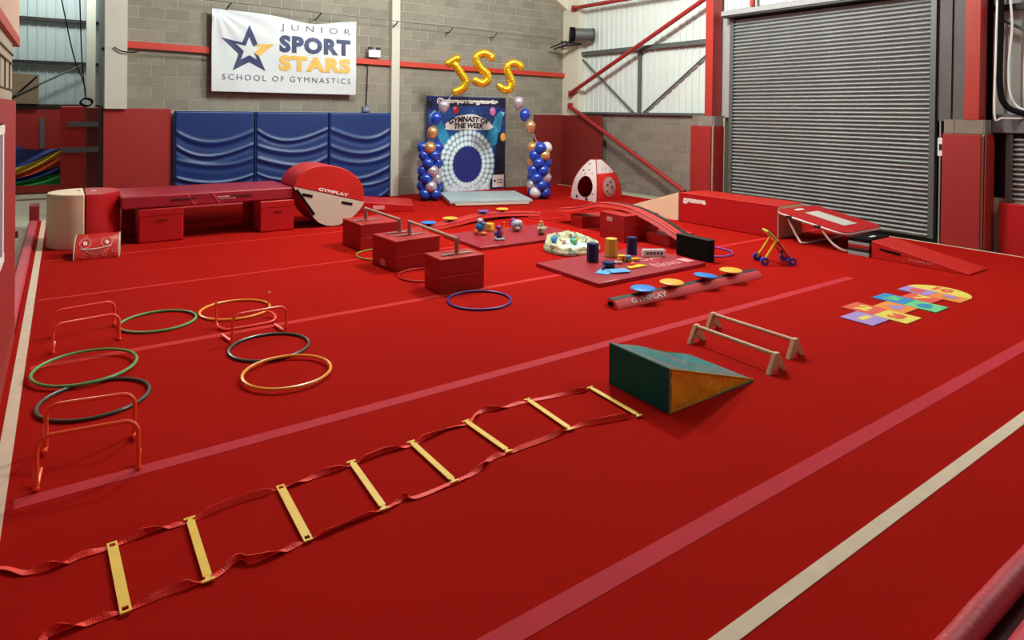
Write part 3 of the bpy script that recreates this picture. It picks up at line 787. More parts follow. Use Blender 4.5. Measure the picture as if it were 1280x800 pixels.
# far bay
for k, (x0, x1, y) in enumerate(((-2.4, -0.02, 19.86), (-0.02, 0.9, 19.86))):
    pad('red padded mat on far wall behind the parachute' if k == 0 else 'red padded mat on far wall behind standing mat stack', x0+0.01, x1-0.01, y, y+0.12, -0.1, 2.0)
t = thing('far_lamp_fitting', 'small white fitting on grey strip of far red pad', 'fitting', (-0.42, 19.82, 0.88))
MB().box(-0.06, 0.06, -0.05, 0.02, 0.0, 0.1).build('body', whitem, t, bevel=0.01)
MB().box(-0.05, 0.05, -0.0, 0.02, 0.15, 0.9).build('strip', grey, t)
for z in (3.16, 4.24):
    o = MB().box(-2.3, 0.85, 19.82, 19.94, z-0.03, z+0.05).build('cladding_rail', darksteel); tag(o, 'dark rail on far left cladding, '+('lower' if z < 4 else 'upper')+' one', 'rail')
o = MB().box(-2.3, 0.85, 19.82, 19.98, 2.06, 2.12).build('sill_rail', darksteel); tag(o, 'dark rail above far red wall pads', 'rail')
bar('rail_brace', 'thin grey diagonal brace on far left cladding', (-0.95, 19.7, 2.33), (0.4, 19.7, 3.14), 0.022, greysteel, 'brace')
t = thing('brown_board', 'brown board with black strap at far left window bay', 'board', (-0.95, 19.72, 2.13))
MB().prism([(-0.5, 0), (0.45, 0), (0.47, 0.72), (-0.5, 0.76)], 0.05, axis='y').build('panel', mat('brown_board', srgb(140, 118, 92), 0.7), t)
MB().add([(-0.1, -0.01, 0.05), (0.42, -0.01, 0.64), (0.42, -0.01, 0.70), (-0.1, -0.01, 0.11)], [(0, 1, 2, 3)]).build('strap', black, t)
struct(MB().box(0.47, 0.66, 19.0, 19.15, -0.12, 6.8).build('column_store', mat('cream_column', srgb(196, 196, 182), 0.6)))
struct(MB().box(0.64, 0.9, 14.62, 16.6, -0.12, 2.1).build('wall_reveal_shade', black))  # lower reveal coloured black for the shade in the gap
struct(MB().box(0.64, 0.9, 14.62, 16.6, 2.1, 6.8).build('wall_reveal', mat('reveal_grey', srgb(120, 124, 116), 0.7)))
o = MB().box(0.60, 0.66, 14.42, 14.6, 3.15, 3.2).build('small_bracket', darksteel); tag(o, 'small dark bracket on the edge of white left column', 'bracket')
# standing mats with grey straps
t = thing('standing_mats', 'red folded mats standing upright with grey straps in far bay', 'mat', (0.32, 18.2, -0.12))
MB().box(-0.36, 0.12, -0.1, 0.3, 0, 2.2).build('mat_panel', mat('mat_red_a', srgb(190, 32, 26), 0.45), t, bevel=0.02)
MB().box(0.125, 0.42, -0.06, 0.3, 0, 2.18).build('mat_panel', mat('mat_red_b', srgb(120, 22, 22), 0.5), t, bevel=0.02)
MB().box(-0.36, 0.42, -0.115, 0.28, 0.02, 0.13).build('grey_base', grey, t)
for z, x0 in ((1.72, -0.24), (1.12, -0.36)): MB().box(x0, 0.42, -0.115, 0.28, z, z+0.12).build('strap', grey, t)
# parachute
t = thing('parachute', 'colourful play parachute in blue, yellow, orange and green hanging in far bay', 'parachute', (-0.45, 18.6, 0.35))
def chute(name, c, fa, fb, lab):
    b = MB().grid(lambda u, v: (-0.95+1.36*u, 0.05*math.sin(9*u+6*v), fa(u)*(1-v)+fb(u)*v), 24, 8)
    b.build(name, mat('chute_'+name, c, 0.55), t, smooth=True, label=lab)
L_ = [lambda u: 1.08-0.35*u-0.16*math.sin(PI*u), lambda u: 0.20+0.52*u**1.8, lambda u: 0.08+0.48*u**1.8, lambda u: -0.02+0.34*u**1.6, lambda u: -0.05+0.22*u*u, lambda u: -0.06+0.20*u*u, lambda u: -0.10-0.04*u]
chute('blue_panel', srgb(40, 62, 140), L_[0], L_[1], 'deep blue panel')
chute('yellow_panel', srgb(240, 206, 70), L_[1], L_[2], 'yellow panel')
chute('orange_panel', srgb(232, 84, 30), L_[2], L_[3], 'orange red panel')
chute('lower_blue_panel', srgb(30, 50, 120), L_[3], L_[5], 'dark blue lower panel')
chute('green_panel', srgb(20, 150, 60), L_[5], L_[6], 'green panel')
MB().tube([(-0.55, -0.08, 0.1), (-0.58, -0.1, -0.06), (-0.5, -0.1, -0.12), (-0.45, -0.1, -0.02), (-0.48, -0.08, 0.1)], 0.012, 6).build('handle', black, t)
# rope with coil
t = thing('hanging_rope', 'dark rope with a coiled ring hanging above standing red mats', 'rope', (0.36, 15.6, 2.15))
MB().tube(smoothpath([(-0.45, 0, 2.4), (-0.2, 0, 1.0), (-0.02, 0, 0.42), (0.02, 0, 0.1)]), 0.012, 6).build('rope', mat('rope_maroon', srgb(70, 36, 34), 0.7), t, smooth=True)
MB().tube(smoothpath([(-0.1, 0, 2.4), (-0.05, 0, 0.9), (-0.01, 0, 0.4), (0.02, 0, 0.1)]), 0.012, 6).build('rope', MATS['rope_maroon'], t, smooth=True)
for k in range(3):
    MB().tube([(0.02+0.10*math.cos(a)+0.01*k, -0.01*k, 0.0+0.075*math.sin(a)+0.012*k) for a in [2*PI*i/16 for i in range(16)]], 0.012, 6, closed=True).build('coil', blackr, t, smooth=True)
MB().cyl((0.03, 0.03, -0.06), (0.03, 0.03, -2.2), 0.006, 6).build('cord', lgrey, t)

struct(MB().box(-2, 9, 0.0, 1.02, -0.125, -0.09).build('floor_shadow_strip', mat('edge_shadow_red', srgb(110, 16, 18), 0.7)))  # dark red lower floor, with the shadow gap by the roll painted in
# front edge roll (bottom right)
t = thing('edge_roll', 'pinkish red padded vinyl roll along the front floor edge, bottom right', 'pad', (3.0, 0.985, 0.0))
def roll2(u, v):
    a = 2*PI*v; x = (u-0.5)*10
    n_ = 0.5+0.5*math.sin(x*2.3+1.2); q_ = x+0.012*math.sin(a*2)+0.006*math.sin(x*37)
    r = 0.062+(0.0016*math.sin(q_*118+1.5*math.sin(x*9))*n_*(0.4+0.6*math.sin(x*23)**2)+0.004*math.sin(x*5.3)+0.002*math.sin(x*17))*max(0, math.sin(a))
    return (x, 0.03+0.8*r*math.cos(a), 0.02+0.9*r*math.sin(a))
MB().grid(roll2, 1400, 14).build('cover', vinylp, t, smooth=True)
o = MB().grid(lambda u, v: (-2+10*u, 0.83+0.085*math.cos(2*PI*v), -0.01+(0.075+0.004*math.sin(u*60))*math.sin(2*PI*v)), 200, 14).build('lower_pad', vinylp, smooth=True); tag(o, 'second padded edge strip lying below the front roll', 'pad')

# ================================================================== EQUIPMENT, back left
def blockthing(name, label, x, y, z, sx, sy, sz, rz, m, bevel=0.015, group=None, cat='block'):
    t = thing(name, label, cat, (x, y, z), rz, group)
    MB().box(-sx/2, sx/2, -sy/2, sy/2, 0, sz).build('foam_body', m, t, bevel=bevel, seg=3)
    return t
# two-colour drum
t = thing('foam_drum', 'beige and red foam cylinder standing upright at left edge', 'foam cylinder', (0.27, 11.58, 0))
for (a0, a1, m, nm, lab) in ((PI*0.5+0.012, PI*1.5-0.012, tan, 'beige_half', 'beige half'), (-PI*0.5+0.012, PI*0.5-0.012, vinyl, 'red_half', 'red half')):
    pts = [(0.46*math.cos(a0+(a1-a0)*i/20), 0.46*math.sin(a0+(a1-a0)*i/20)) for i in range(21)]
    MB().prism(pts, 0.80, axis='z').build(nm, m, t, bevel=0.02, seg=3, label=lab)
MB().cyl((-0.07, 0.08, 0.79), (-0.07, 0.08, 0.806), 0.022, 12).build('eyelet', blackr, t)
MB().box(0.09, 0.15, -0.05, 0.02, 0.79, 0.803).build('tag', whitem, t)
# smile mat: quarter-round
t = thing('smile_mat', 'small red curved foam mat printed with a white grinning face', 'foam mat', (0.385, 10.35, 0), -0.09)
pr = [(0.0, 0.0)]+[(0.0+0.48*(1-math.cos(a)), 0.27*math.sin(a)) for a in [PI/2*i/12 for i in range(1, 13)]]+[(0.50, 0.0)]
pr = [(-y, z) for y, z in pr]; pr = [(-a, b) for a, b in pr]
MB().prism(pr[::-1], 0.50, axis='x', o=-0.25).build('foam_body', vinylo, t, bevel=0.008)
for s in (-1, 1): MB().prism([(a, b) for a, b in pr][::-1], 0.014, axis='x', o=(-0.266 if s < 0 else 0.252)).build('side_panel', cream, t)
MB().cyl((-0.269, 0.36, 0.13), (-0.262, 0.36, 0.13), 0.026, 12).build('side_hole', black, t)
def onq(u, v, off=0.004):
    a = PI/2*v; return Vector((u*0.5-0.25, 0.48*(1-math.cos(a))-off*math.cos(a), 0.27*math.sin(a)+off*math.sin(a)+0.002))
def stroke(pts, r, m, par, nm='face_print'):
    MB().tube([onq(u, v) for u, v in pts], r, 5).build(nm, m, par)
for cu_ in (0.22, 0.72):
    stroke([(cu_+0.13*math.cos(a), 0.50+0.16*math.sin(a)) for a in [2*PI*i/18 for i in range(19)]], 0.005, pinkprint, t)
    MB().tube([onq(cu_+0.03*math.cos(a), 0.50+0.05*math.sin(a)) for a in [2*PI*i/10 for i in range(11)]], 0.01, 5).build('eye_print', whitem, t)
stroke([(0.12+0.72*k/12, 0.335-0.05*math.sin(PI*k/12)+0.06*k/12) for k in range(13)], 0.007, whitem, t)
stroke([(0.18+0.6*k/12, 0.30-0.16*math.sin(PI*k/12)) for k in range(13)], 0.004, pinkprint, t)
z = []
for k in range(9): z += [(0.28+0.05*k, 0.29), (0.305+0.05*k, 0.19)]
stroke(z, 0.003, pinkprint, t)
for (a, b_) in ((0.2, 0.12), (0.45, 0.1), (0.68, 0.12), (0.9, 0.22)): stroke([(a+0.05*math.cos(q), b_+0.05*math.sin(q)) for q in [2*PI*i/9 for i in range(10)]], 0.0025, pinkprint, t)

# bench of mats: four foam blocks with long mat on top
blk = [('red foam block under left front of long bench mat', 1.25, 11.38, 0.62, 0.48), ('red foam block under right front of long bench mat', 2.98, 11.36, 0.56, 0.5)]
for lab, x, y, sx, sy in blk:
    t = blockthing('foam_block', lab, x, y, 0, sx, sy, 0.52, 0.0, vinyl, 0.03)
    MB().box(-sx/2-0.004, sx/2+0.004, -sy/2-0.006, sy/2, 0.40, 0.525).build('top_flap', vinyl, t, bevel=0.02)
    MB().box(-0.06, 0.08, -sy/2-0.014, -sy/2, 0.335, 0.35).build('handle', mat('handle_dark_red', srgb(120, 12, 16), 0.5), t)
blockthing('foam_block', 'red foam block coloured as lit orange, under left back of bench mat', 1.0, 12.2, 0, 0.44, 0.42, 0.52, 0, vinylo, 0.02)  # brighter red than its neighbours, orange light put into the colour
blockthing('foam_block', 'red foam block under right back of bench mat', 2.95, 12.2, 0, 0.5, 0.42, 0.52, 0, vinyl, 0.02)
t = blockthing('foam_bar', 'long low red foam bar on floor seen beneath the bench mat', 2.2, 12.75, 0.0, 1.3, 0.2, 0.30, 0, vinylo, 0.012)
t = thing('bench_mat', 'long crimson mat laid as a bench across red foam blocks', 'mat', (1.98, 11.75, 0.53))
MB().box(-1.27, 1.27, -0.62, 0.62, 0.0, 0.20).build('foam_body', matpink, t, bevel=0.03, seg=3)
for x in (-0.42, 0.42): MB().box(x-0.17, x+0.17, -0.635, -0.615, 0.11, 0.125).build('handle', mat('slot_dark', srgb(50, 8, 12), 0.6), t)
for s in (-1, 1):
    MB().add([(-0.10+s*0.18, -0.628, 0.02), (-0.05+s*0.18, -0.628, 0.02), (-0.18+s*0.18, -0.628, 0.19), (-0.22+s*0.18, -0.628, 0.19)], [(0, 1, 2, 3)]).build('strap', vinylp, t)
MB().box(0.06, 0.34, -0.628, -0.618, 0.075, 0.125).build('brand_patch', pinkprint, t)
text('lettering', 'GYMNOVA', 0.05, mat('print_dark', srgb(90, 40, 60), 0.5), t, frame((0.08, -0.630, 0.085), (1, 0, 0), (0, 0, 1)), width=0.24, height=0.03)

# rocking half-moon
t = thing('half_moon_rocker', 'round red and cream foam rocker tilted on the floor', 'foam rocker', (3.88, 11.08, 0.0))
C0 = Vector((3.87-3.88, 0.577)); dv = Vector((0.965, -0.262)); nv_ = Vector((0.262, 0.965))
dome = []
for i in range(25):
    a = PI*i/24; dome.append(C0+dv*(0.645*math.cos(a))+nv_*(0.50*math.sin(a)**0.9))
MB().prism([(p.x, p.y) for p in dome], 0.86, axis='y').build('red_dome', vinylo, t, bevel=0.015, seg=3, label='red domed half')
cr = [(-0.65, 0.745), (-0.30, 0.19), (-0.2, 0.085), (-0.08, 0.03), (0.03, 0.012), (0.16, 0.02), (0.30, 0.075), (0.42, 0.15), (0.54, 0.26), (0.60, 0.34), (0.635, 0.392)]
MB().prism(cr, 0.86, axis='y').build('cream_base', vinyl, t, bevel=0.01, seg=2, label='red rocker base with cream face')
MB().prism([(x*0.997, z) for x, z in cr], 0.012, axis='y', o=-0.013).build('cream_face', cream, t, label='cream side panel')
def strip2(x0, z0, x1, z1, wd, y, m, nm):
    d = Vector((x1-x0, z1-z0)).normalized(); n = Vector((-d.y, d.x))*wd/2
    MB().prism([(x0-n.x, z0-n.y), (x1-n.x, z1-n.y), (x1+n.x, z1+n.y), (x0+n.x, z0+n.y)], 0.006, axis='y', o=y).build(nm, m, t)
strip2(-0.60, 0.69, -0.29, 0.235, 0.05, -0.02, black, 'velcro_strip')
strip2(-0.50, 0.605, -0.32, 0.56, 0.045, -0.02, black, 'handle_slot'); strip2(0.20, 0.42, 0.40, 0.37, 0.045, -0.02, black, 'handle_slot')
mx = frame((-0.22, -0.004, 0.655), (0.965, 0, -0.262), (0.262, 0, 0.965))
text('lettering', 'GYMPLAY', 0.1, whitem, t, mx, bold=0.004, width=0.56, height=0.055)

# wedge behind rocker
t = thing('foam_wedge', 'low red foam wedge lying behind the round rocker', 'wedge', (5.35, 12.75, 0), -0.42)
MB().prism([(-0.75, 0), (0.85, 0), (0.85, 0.14), (-0.75, 0.26)], 0.95, axis='y', o=-0.62).build('foam_body', vinyl, t, bevel=0.015)
MB().box(0.05, 0.28, -0.635, -0.62, 0.06, 0.14).build('brand_patch', pinkprint, t)
MB().box(-0.45, -0.2, -0.634, -0.62, 0.07, 0.11).build('handle_slot', black, t)

# ------------------------------------------------------------------ bars on blocks
def stack(label0, x, y, sx, sy, rz, patch=False, h=0.2):
    for k in (0, 1):
        t = blockthing('foam_block', ('lower' if k == 0 else 'upper')+' brick red foam block of '+label0, x, y, k*h, sx, sy, h-0.003, rz, vinylb, 0.008)
        MB().box(-sx/2-0.002, sx/2+0.002, -sy/2-0.002, sy/2+0.002, h-0.022, h-0.008).build('seam_piping', vinylo, t)
        if k == 0:
            MB().box(-sx/2-0.016, -sx/2, -0.14, 0.14, 0.14, 0.155).build('handle', vinyl, t)
            if patch: MB().box(-sx/2-0.008, -sx/2, -0.06, 0.07, 0.03, 0.11).build('brand_patch', pinkprint, t)
stack('the farthest bar stack near rocker', 3.88, 9.22, 0.66, 0.66, 0.04)
stack('the middle bar stack with pale label', 3.80, 7.86, 0.68, 0.62, 0.08, True)
stack('the nearest bar stack by the blue hoop', 3.78, 6.52, 0.58, 0.40, -0.03)
def lowbar(label, p0, p1):
    t = thing('low_bar', label, 'gym bar', (p0[0], p0[1], 0.40))
    d = Vector((p1[0]-p0[0], p1[1]-p0[1], 0))
    for q in (Vector((0, 0, 0)), d):
        MB().box(q.x-0.20, q.x+0.20, q.y-0.025, q.y+0.025, 0, 0.012).build('foot_plate', steel, t, bevel=0.003)
        MB().cyl(q, q+Vector((0, 0, 0.17)), 0.027, 14).build('post', steel, t, smooth=True)
    u = d.normalized()*0.03
    MB().cyl(-u+Vector((0, 0, 0.175)), d+u+Vector((0, 0, 0.175)), 0.022, 14).build('rail', mat('bar_rail', srgb(206, 160, 140), 0.35, metal=0.2), t, smooth=True)
lowbar('low steel bar bridging the far and middle red block stacks', (3.77, 9.19), (3.78, 8.02))
lowbar('low steel bar bridging the middle and nearest red block stacks', (3.82, 7.80), (3.78, 6.47))

# ------------------------------------------------------------------ hoops
def hoop(label, x, y, rx, m, dark=None, z=0.013, tilt=None):
    r = 0.0125
    t = MB().tube([(rx*math.cos(a), rx*math.sin(a), z) for a in [2*PI*i/56 for i in range(56)]], r, 8, closed=True).build('hula_hoop', m, smooth=True)
    t.location = (x, y, 0); tag(t, label, 'hoop'); return t
hoop('green hoop on carpet right of the back left hurdle', 0.765, 6.98, 0.325, hoopg)
hoop('yellow hoop on carpet behind the tipped hurdle', 1.455, 6.96, 0.33, hoopy)
hoop('bright green hoop at left overlapping the dark green hoop', 0.155, 5.99, 0.345, hoopg, z=0.036).rotation_euler = (0.03, 0, 0)
hoop('dark green hoop behind the front left hurdle', 0.195, 5.36, 0.335, hoopd)
hoop('dark green hoop beside the yellow hoop in middle', 1.475, 5.71, 0.325, hoopd)
hoop('yellow hoop nearest the agility ladder', 1.44, 5.05, 0.325, hoopy, z=0.03)
hoop('violet blue hoop in front of nearest bar stack', 3.73, 5.885, 0.345, hoopb)
hoop('red hoop half hidden behind nearest bar stack', 3.72, 7.17, 0.32, hoopr)
hoop('olive yellow hoop half hidden behind middle bar stack', 3.75, 8.52, 0.36, hoopo)
hoop('lilac hoop behind the black box', 7.93, 6.12, 0.345, hoopv)
hoop('red hoop lying near left foot of the arched beam', 7.85, 9.9, 0.37, hoopr)

# ------------------------------------------------------------------ hurdles
def uloop(p0, p1, h, lean, r=0.0125, rc=0.07):
    """U tube: feet p0,p1 on ground, top leaned by vector 'lean'"""
    a = Vector(p0); b = Vector(p1); L_ = Vector(lean); H = Vector((0, 0, h))+L_; e = (b-a).normalized()
    pts = [a, a+H*0.5, a+H*(1-rc/h)]
    for k in range(1, 6):
        q = PI/2*k/6; pts.append(a+H*(1-rc/h*(1-math.sin(q)))+e*rc*(1-math.cos(q)))
    pts.append(a+H+e*rc); pts.append(b+H-e*rc)
    for k in range(1, 6):
        q = PI/2*k/6; pts.append(b+H*(1-rc/h*(1-math.cos(q)))-e*rc*(1-math.sin(q)))
    pts += [b+H*(1-rc/h), b+H*0.5, b]
    return pts
def hurdle(label, f0, f1, b0, b1, h, m, hb=None, leanf=(0, 0.03, 0), leanb=(0, -0.02, 0)):
    o3 = Vector((f0[0], f0[1], 0)); V3 = lambda p: Vector((p[0], p[1], 0.014))-o3
    t = thing('hurdle', label, 'hurdle', o3)
    MB().tube(uloop(V3(f0), V3(f1), h, leanf), 0.0125, 8).build('front_loop', m, t, smooth=True)
    MB().tube(uloop(V3(b0), V3(b1), hb or h, leanb), 0.0125, 8).build('back_loop', m, t, smooth=True)
    for p, q in ((f0, b0), (f1, b1)):
        a = V3(p); b = V3(q); d = (b-a).normalized()
        MB().tube([a, a+d*0.02+Vector((0, 0, -0.002)), a+d*0.12+Vector((0.01, 0, 0.05))], 0.011, 8).build('foot', m, t, smooth=True)
        MB().tube([b, b-d*0.08+Vector((0, 0, 0.01))], 0.012, 8).build('foot', m, t, smooth=True)
        MB().ball((a.x, a.y, a.z), 0.016, nu=8, nv=6).build('joint', m, t, smooth=True)
hurdle('orange tube hurdle standing at front left over the dark green hoop', (-0.108, 4.254), (0.363, 4.187), (-0.074, 4.73), (0.379, 4.64), 0.265, orangep)
hurdle('orange tube hurdle standing at back left beside green hoop', (-0.06, 6.55), (0.42, 6.62), (-0.06, 7.05), (0.41, 7.12), 0.22, orangeq)
t = thing('hurdle', 'orange tube hurdle with one loop tipped upside down', 'hurdle', (1.231, 6.002, 0))
o3 = Vector((1.231, 6.002, 0))
MB().tube(uloop((0, 0, 0.014), (0.47, 0.02, 0.014), 0.235, (0, 0.0, 0)), 0.0125, 8).build('front_loop', orangeq, t, smooth=True)
for (a, b_) in (((-0.04, 0.22), (-0.01, 0.03)), ((0.43, 0.24), (0.455, 0.05))):
    MB().tube([(a[0], a[1], 0.018), (b_[0], b_[1], 0.016)], 0.015, 8).build('foot', orangeq, t, smooth=True)
p = [Vector((-0.036, 0.52, 0.225)), Vector((-0.036, 0.52, 0.12)), Vector((-0.036, 0.50, 0.04)), Vector((-0.02, 0.44, 0.016)), Vector((0.02, 0.36, 0.015)), Vector((0.10, 0.345, 0.015)), Vector((0.36, 0.345, 0.015)), Vector((0.45, 0.37, 0.02)), Vector((0.49, 0.46, 0.03)), Vector((0.48, 0.55, 0.04)), Vector((0.45, 0.60, 0.05))]
MB().tube(smoothpath(p, 4), 0.0125, 8).build('back_loop', orangeq, t, smooth=True)
MB().tube([(0.45, 0.60, 0.04), (0.468, 0.62, 0.22)], 0.007, 6).build('peg', orangeq, t)
MB().ball((0.468, 0.62, 0.225), 0.016, nu=8, nv=6).build('peg_knob', pinkprint, t)
MB().ball((-0.036, 0.52, 0.23), 0.014, nu=8, nv=6).build('peg_knob', orangeq, t)

# ------------------------------------------------------------------ agility ladder
t = thing('agility_ladder', 'agility ladder with yellow rungs and twisted red webbing on carpet', 'ladder', (0, 0, 0))
top = [(-0.62, 3.70), (-0.34, 3.66), (-0.22, 3.62), (-0.12, 3.52), (0.0, 3.50), (0.08, 3.51), (0.17, 3.51), (0.37, 3.53), (0.52, 3.51), (0.73, 3.545), (0.96, 3.54), (1.2, 3.55), (1.37, 3.55), (1.6, 3.58), (1.77, 3.56), (2.03, 3.61), (2.2, 3.60), (2.35, 3.69), (2.5, 3.66), (2.72, 3.64), (2.91, 3.6), (3.21, 3.54)]
bot = [(-0.06, 3.02), (-0.03, 3.06), (0.09, 3.04), (0.24, 3.03), (0.39, 3.04), (0.54, 3.03), (0.67, 3.085), (0.71, 3.04), (0.82, 3.03), (0.99, 3.04), (1.2, 3.06), (1.39, 3.06), (1.5, 3.09), (1.56, 3.06), (1.8, 3.07), (1.97, 3.09), (2.08, 3.15), (2.25, 3.15), (2.56, 3.15), (2.74, 3.17), (3.0, 3.11), (3.23, 3.05)]
RT = [(0.2, 3.51), (0.53, 3.51), (0.98, 3.54), (1.39, 3.56), (1.78, 3.57), (2.2, 3.61), (2.73, 3.64), (3.24, 3.54)]
RB = [(0.22, 3.02), (0.53, 3.02), (0.97, 3.04), (1.37, 3.06), (1.79, 3.07), (2.22, 3.16), (2.71, 3.16), (3.22, 3.04)]
def webbing(pts, seed, nm):
    rr = random.Random(seed); p = smoothpath([(a, b_, 0) for a, b_ in pts], 14); N = len(p)
    vs = []; tw = 0.2
    rx = [q[0] for q in (RT if seed == 1 else RB)]
    for i, q in enumerate(p):
        tdir = (p[min(i+1, N-1)]-p[max(i-1, 0)]).normalized(); n = Vector((-tdir.y, tdir.x, 0))
        tw += 0.16+0.22*math.sin(i*0.13+seed)
        fold = 0.5+0.5*abs(math.sin(tw*0.45))
        a = tw*0.5
        wd = 0.0155
        k = min(1.0, max(0.0, (min(abs(q.x-e) for e in rx)-0.02)/0.06))
        off = n*math.copysign(max(abs(math.cos(a)), 0.25), math.cos(a))*wd + Vector((0, 0, math.sin(a)*wd*k))
        zc = 0.004+abs(math.sin(a))*wd*k
        c = Vector((q.x, q.y, zc))
        th = Vector((0, 0, 0.0016))*math.cos(a)-n*math.sin(a)*0.0016
        vs += [c-off-th, c+off-th, c+off+th, c-off+th]
    fs = []
    for i in range(N-1):
        for k in range(4):
            fs.append((4*i+k, 4*i+(k+1) % 4, 4*i+4+(k+1) % 4, 4*i+4+k))
    MB().add(vs, fs).build(nm, strapr, t)
webbing(top, 1, 'webbing_strap'); webbing(bot, 5, 'webbing_strap')
for i, (a, b_) in enumerate(zip(RT, RB)):
    A = Vector((a[0], a[1])); B = Vector((b_[0], b_[1])); d = (B-A).normalized(); L0 = (B-A).length+0.035
    n = Vector((d.y, -d.x)); w_ = 0.021; b = MB()
    mx = Matrix(((d.x, n.x, 0, A.x-d.x*0.02), (d.y, n.y, 0, A.y-d.y*0.02), (0, 0, 1, 0.010), (0, 0, 0, 1)))
    if i in (0, 2):
        # slotted ends
        for s0 in (0.0, L0-0.05):
            b.box(s0, s0+0.012, -w_, w_, 0, 0.006, mx); b.box(s0+0.038, s0+0.05, -w_, w_, 0, 0.006, mx)
            b.box(s0+0.012, s0+0.038, -w_, -w_+0.009, 0, 0.006, mx); b.box(s0+0.012, s0+0.038, w_-0.009, w_, 0, 0.006, mx)
        b.box(0.05, L0-0.05, -w_, w_, 0, 0.006, mx)
    else:
        k = w_ if i != 2 else w_
        b.box(0.036, L0-0.036, -w_*0.86, w_*0.86, 0, 0.007, mx)
        for s0 in (0.0, L0-0.014): b.box(s0, s0+0.014, -w_*1.25, w_*1.25, 0, 0.007, mx)
        b.box(0.014, 0.036, -w_*0.55, w_*0.55, 0, 0.006, mx); b.box(L0-0.036, L0-0.014, -w_*0.55, w_*0.55, 0, 0.006, mx)
    b.build('rung', yellow, t)

# ------------------------------------------------------------------ green wedge
t = thing('foam_wedge', 'teal, dark green and amber foam wedge at end of ladder', 'wedge', (3.42, 3.26, 0))
y0, y1, xa, xb, hh = -0.31, 0.29, 0.02, 0.98, 0.30
def top_pt(u, v):
    x = xa-0.0+(xb-xa)*u; y = y0+(y1-y0)*v; z = hh*(1-u)+0.012
    z += -0.035*math.sin(PI*u)*math.sin(PI*v)+0.010*math.sin(9*u+5*v)*math.sin(PI*u)
    return (x, y+0.015*u, z)
MB().grid(top_pt, 24, 16).build('top_panel', teal, t, smooth=True, label='glossy teal sloping top')
MB().box(xa-0.012, xa+0.01, y0, y1, 0, hh+0.01).build('back_panel', dgreen, t, bevel=0.004, label='dark green back face')
for y, nm in ((y0, 'side_panel'), (y1, 'side_panel')):
    s = -1 if y == y0 else 1
    def side(u, v, y=y, s=s):
        z = (hh*(1-u)+0.010)*v
        return (xa+(xb-xa)*u, y+s*(0.006*math.sin(14*u+4*v)*math.sin(PI*v)*(1-u))+0.015*u, z)
    MB().grid(side, 24, 8).build(nm, amber, t, smooth=True, label='amber triangular side')
MB().box(xa, xb, y0, y1, 0, 0.004).build('bottom_panel', dgreen, t)
MB().tube([(xa-0.01, y0, hh+0.012), (xb, y0+0.015, 0.014)], 0.006, 6).build('piping', mat('piping_yellow', srgb(220, 190, 60), 0.5), t)
MB().tube([(xa-0.01, y0, hh+0.012), (xa-0.01, y1, hh+0.012)], 0.006, 6).build('piping', teal, t)
MB().tube([(xa-0.01, y0, 0.0), (xa-0.01, y0, hh+0.012)], 0.006, 6).build('piping', mat('piping_pale', srgb(190, 170, 120), 0.5), t)

# ------------------------------------------------------------------ parallettes
def parallette(label, x, y, ln, rz):
    t = thing('parallette', label, 'parallette', (x, y, 0), rz)
    for yy in (0.0, -ln):
        leg = [(-0.112, 0.0), (-0.06, 0.0), (-0.05, 0.028), (-0.022, 0.03), (0.0, 0.056), (0.022, 0.03), (0.05, 0.028), (0.06, 0.0), (0.112, 0.0), (0.024, 0.16), (-0.024, 0.16)]
        MB().prism(leg, 0.04, axis='y', o=yy-0.02).build('end_frame', wood, t, bevel=0.005)
        MB().cyl((0.0, yy-0.018, 0.14), (0.0, yy+0.018, 0.14), 0.02, 12).build('bar_cap', wood, t, smooth=True)
    MB().cyl((0, -ln+0.01, 0.14), (0, -0.01, 0.14), 0.018, 14).build('bar', wood, t, smooth=True)
parallette('pale wooden parallette bar nearest the green wedge', 4.72, 3.76, 0.80, -0.02)
parallette('pale wooden parallette bar farther from the green wedge', 5.14, 3.90, 0.84, 0.0)

# ------------------------------------------------------------------ hopscotch
t = thing('hopscotch_mat', 'colourful numbered foam hopscotch mat on the carpet', 'hopscotch', (0, 0, 0))
pal = dict(p=srgb(176, 146, 214), r=srgb(236, 92, 72), y=srgb(240, 216, 92), o=srgb(246, 146, 66), b=srgb(48, 140, 204), g=srgb(112, 206, 138))
def pm_(k): return mat('foam_'+k, pal[k], 0.8, var=0.04, vscale=20)
def tile(x0, x1, y0, y1, c, s, tc, pts=None):
    b = MB()
    if pts: b.prism(pts, 0.011, o=0.001)
    else: b.box(x0+0.002, x1-0.002, y0+0.002, y1-0.002, 0.001, 0.012)
    o = b.build('number_tile', pm_(c), t, bevel=0.002, label={'p': 'lilac', 'r': 'coral', 'y': 'yellow', 'o': 'orange', 'b': 'blue', 'g': 'green'}[c]+' tile numbered '+s)
    cx_, cy_ = (x0+x1)/2, (y0+y1)/2
    text('numeral', s, 0.2, pm_(tc), o, frame((cx_, cy_+0.0, 0.0135), (0, -1, 0), (1, 0, 0)) @ Matrix.Translation((0, -0.09, 0)), bold=0.012, align='CENTER', width=0.15 if len(s) == 1 and s != '1' else (0.07 if s == '1' else 0.2), height=0.19)
tile(6.52, 6.87, 3.07, 3.40, 'p', '1', 'y')
tile(6.87, 7.20, 3.24, 3.57, 'r', '2', 'y'); tile(6.87, 7.20, 2.91, 3.24, 'y', '3', 'r')
tile(7.20, 7.53, 3.08, 3.40, 'o', '4', 'p')
tile(7.53, 7.85, 3.24, 3.57, 'b', '5', 'g'); tile(7.53, 7.85, 2.91, 3.24, 'g', '6', 'b')
tile(7.85, 8.15, 3.08, 3.40, 'r', '7', 'y')
tile(8.15, 8.42, 3.24, 3.57, 'p', '8', 'r'); tile(8.15, 8.42, 2.91, 3.24, 'o', '9', 'p')
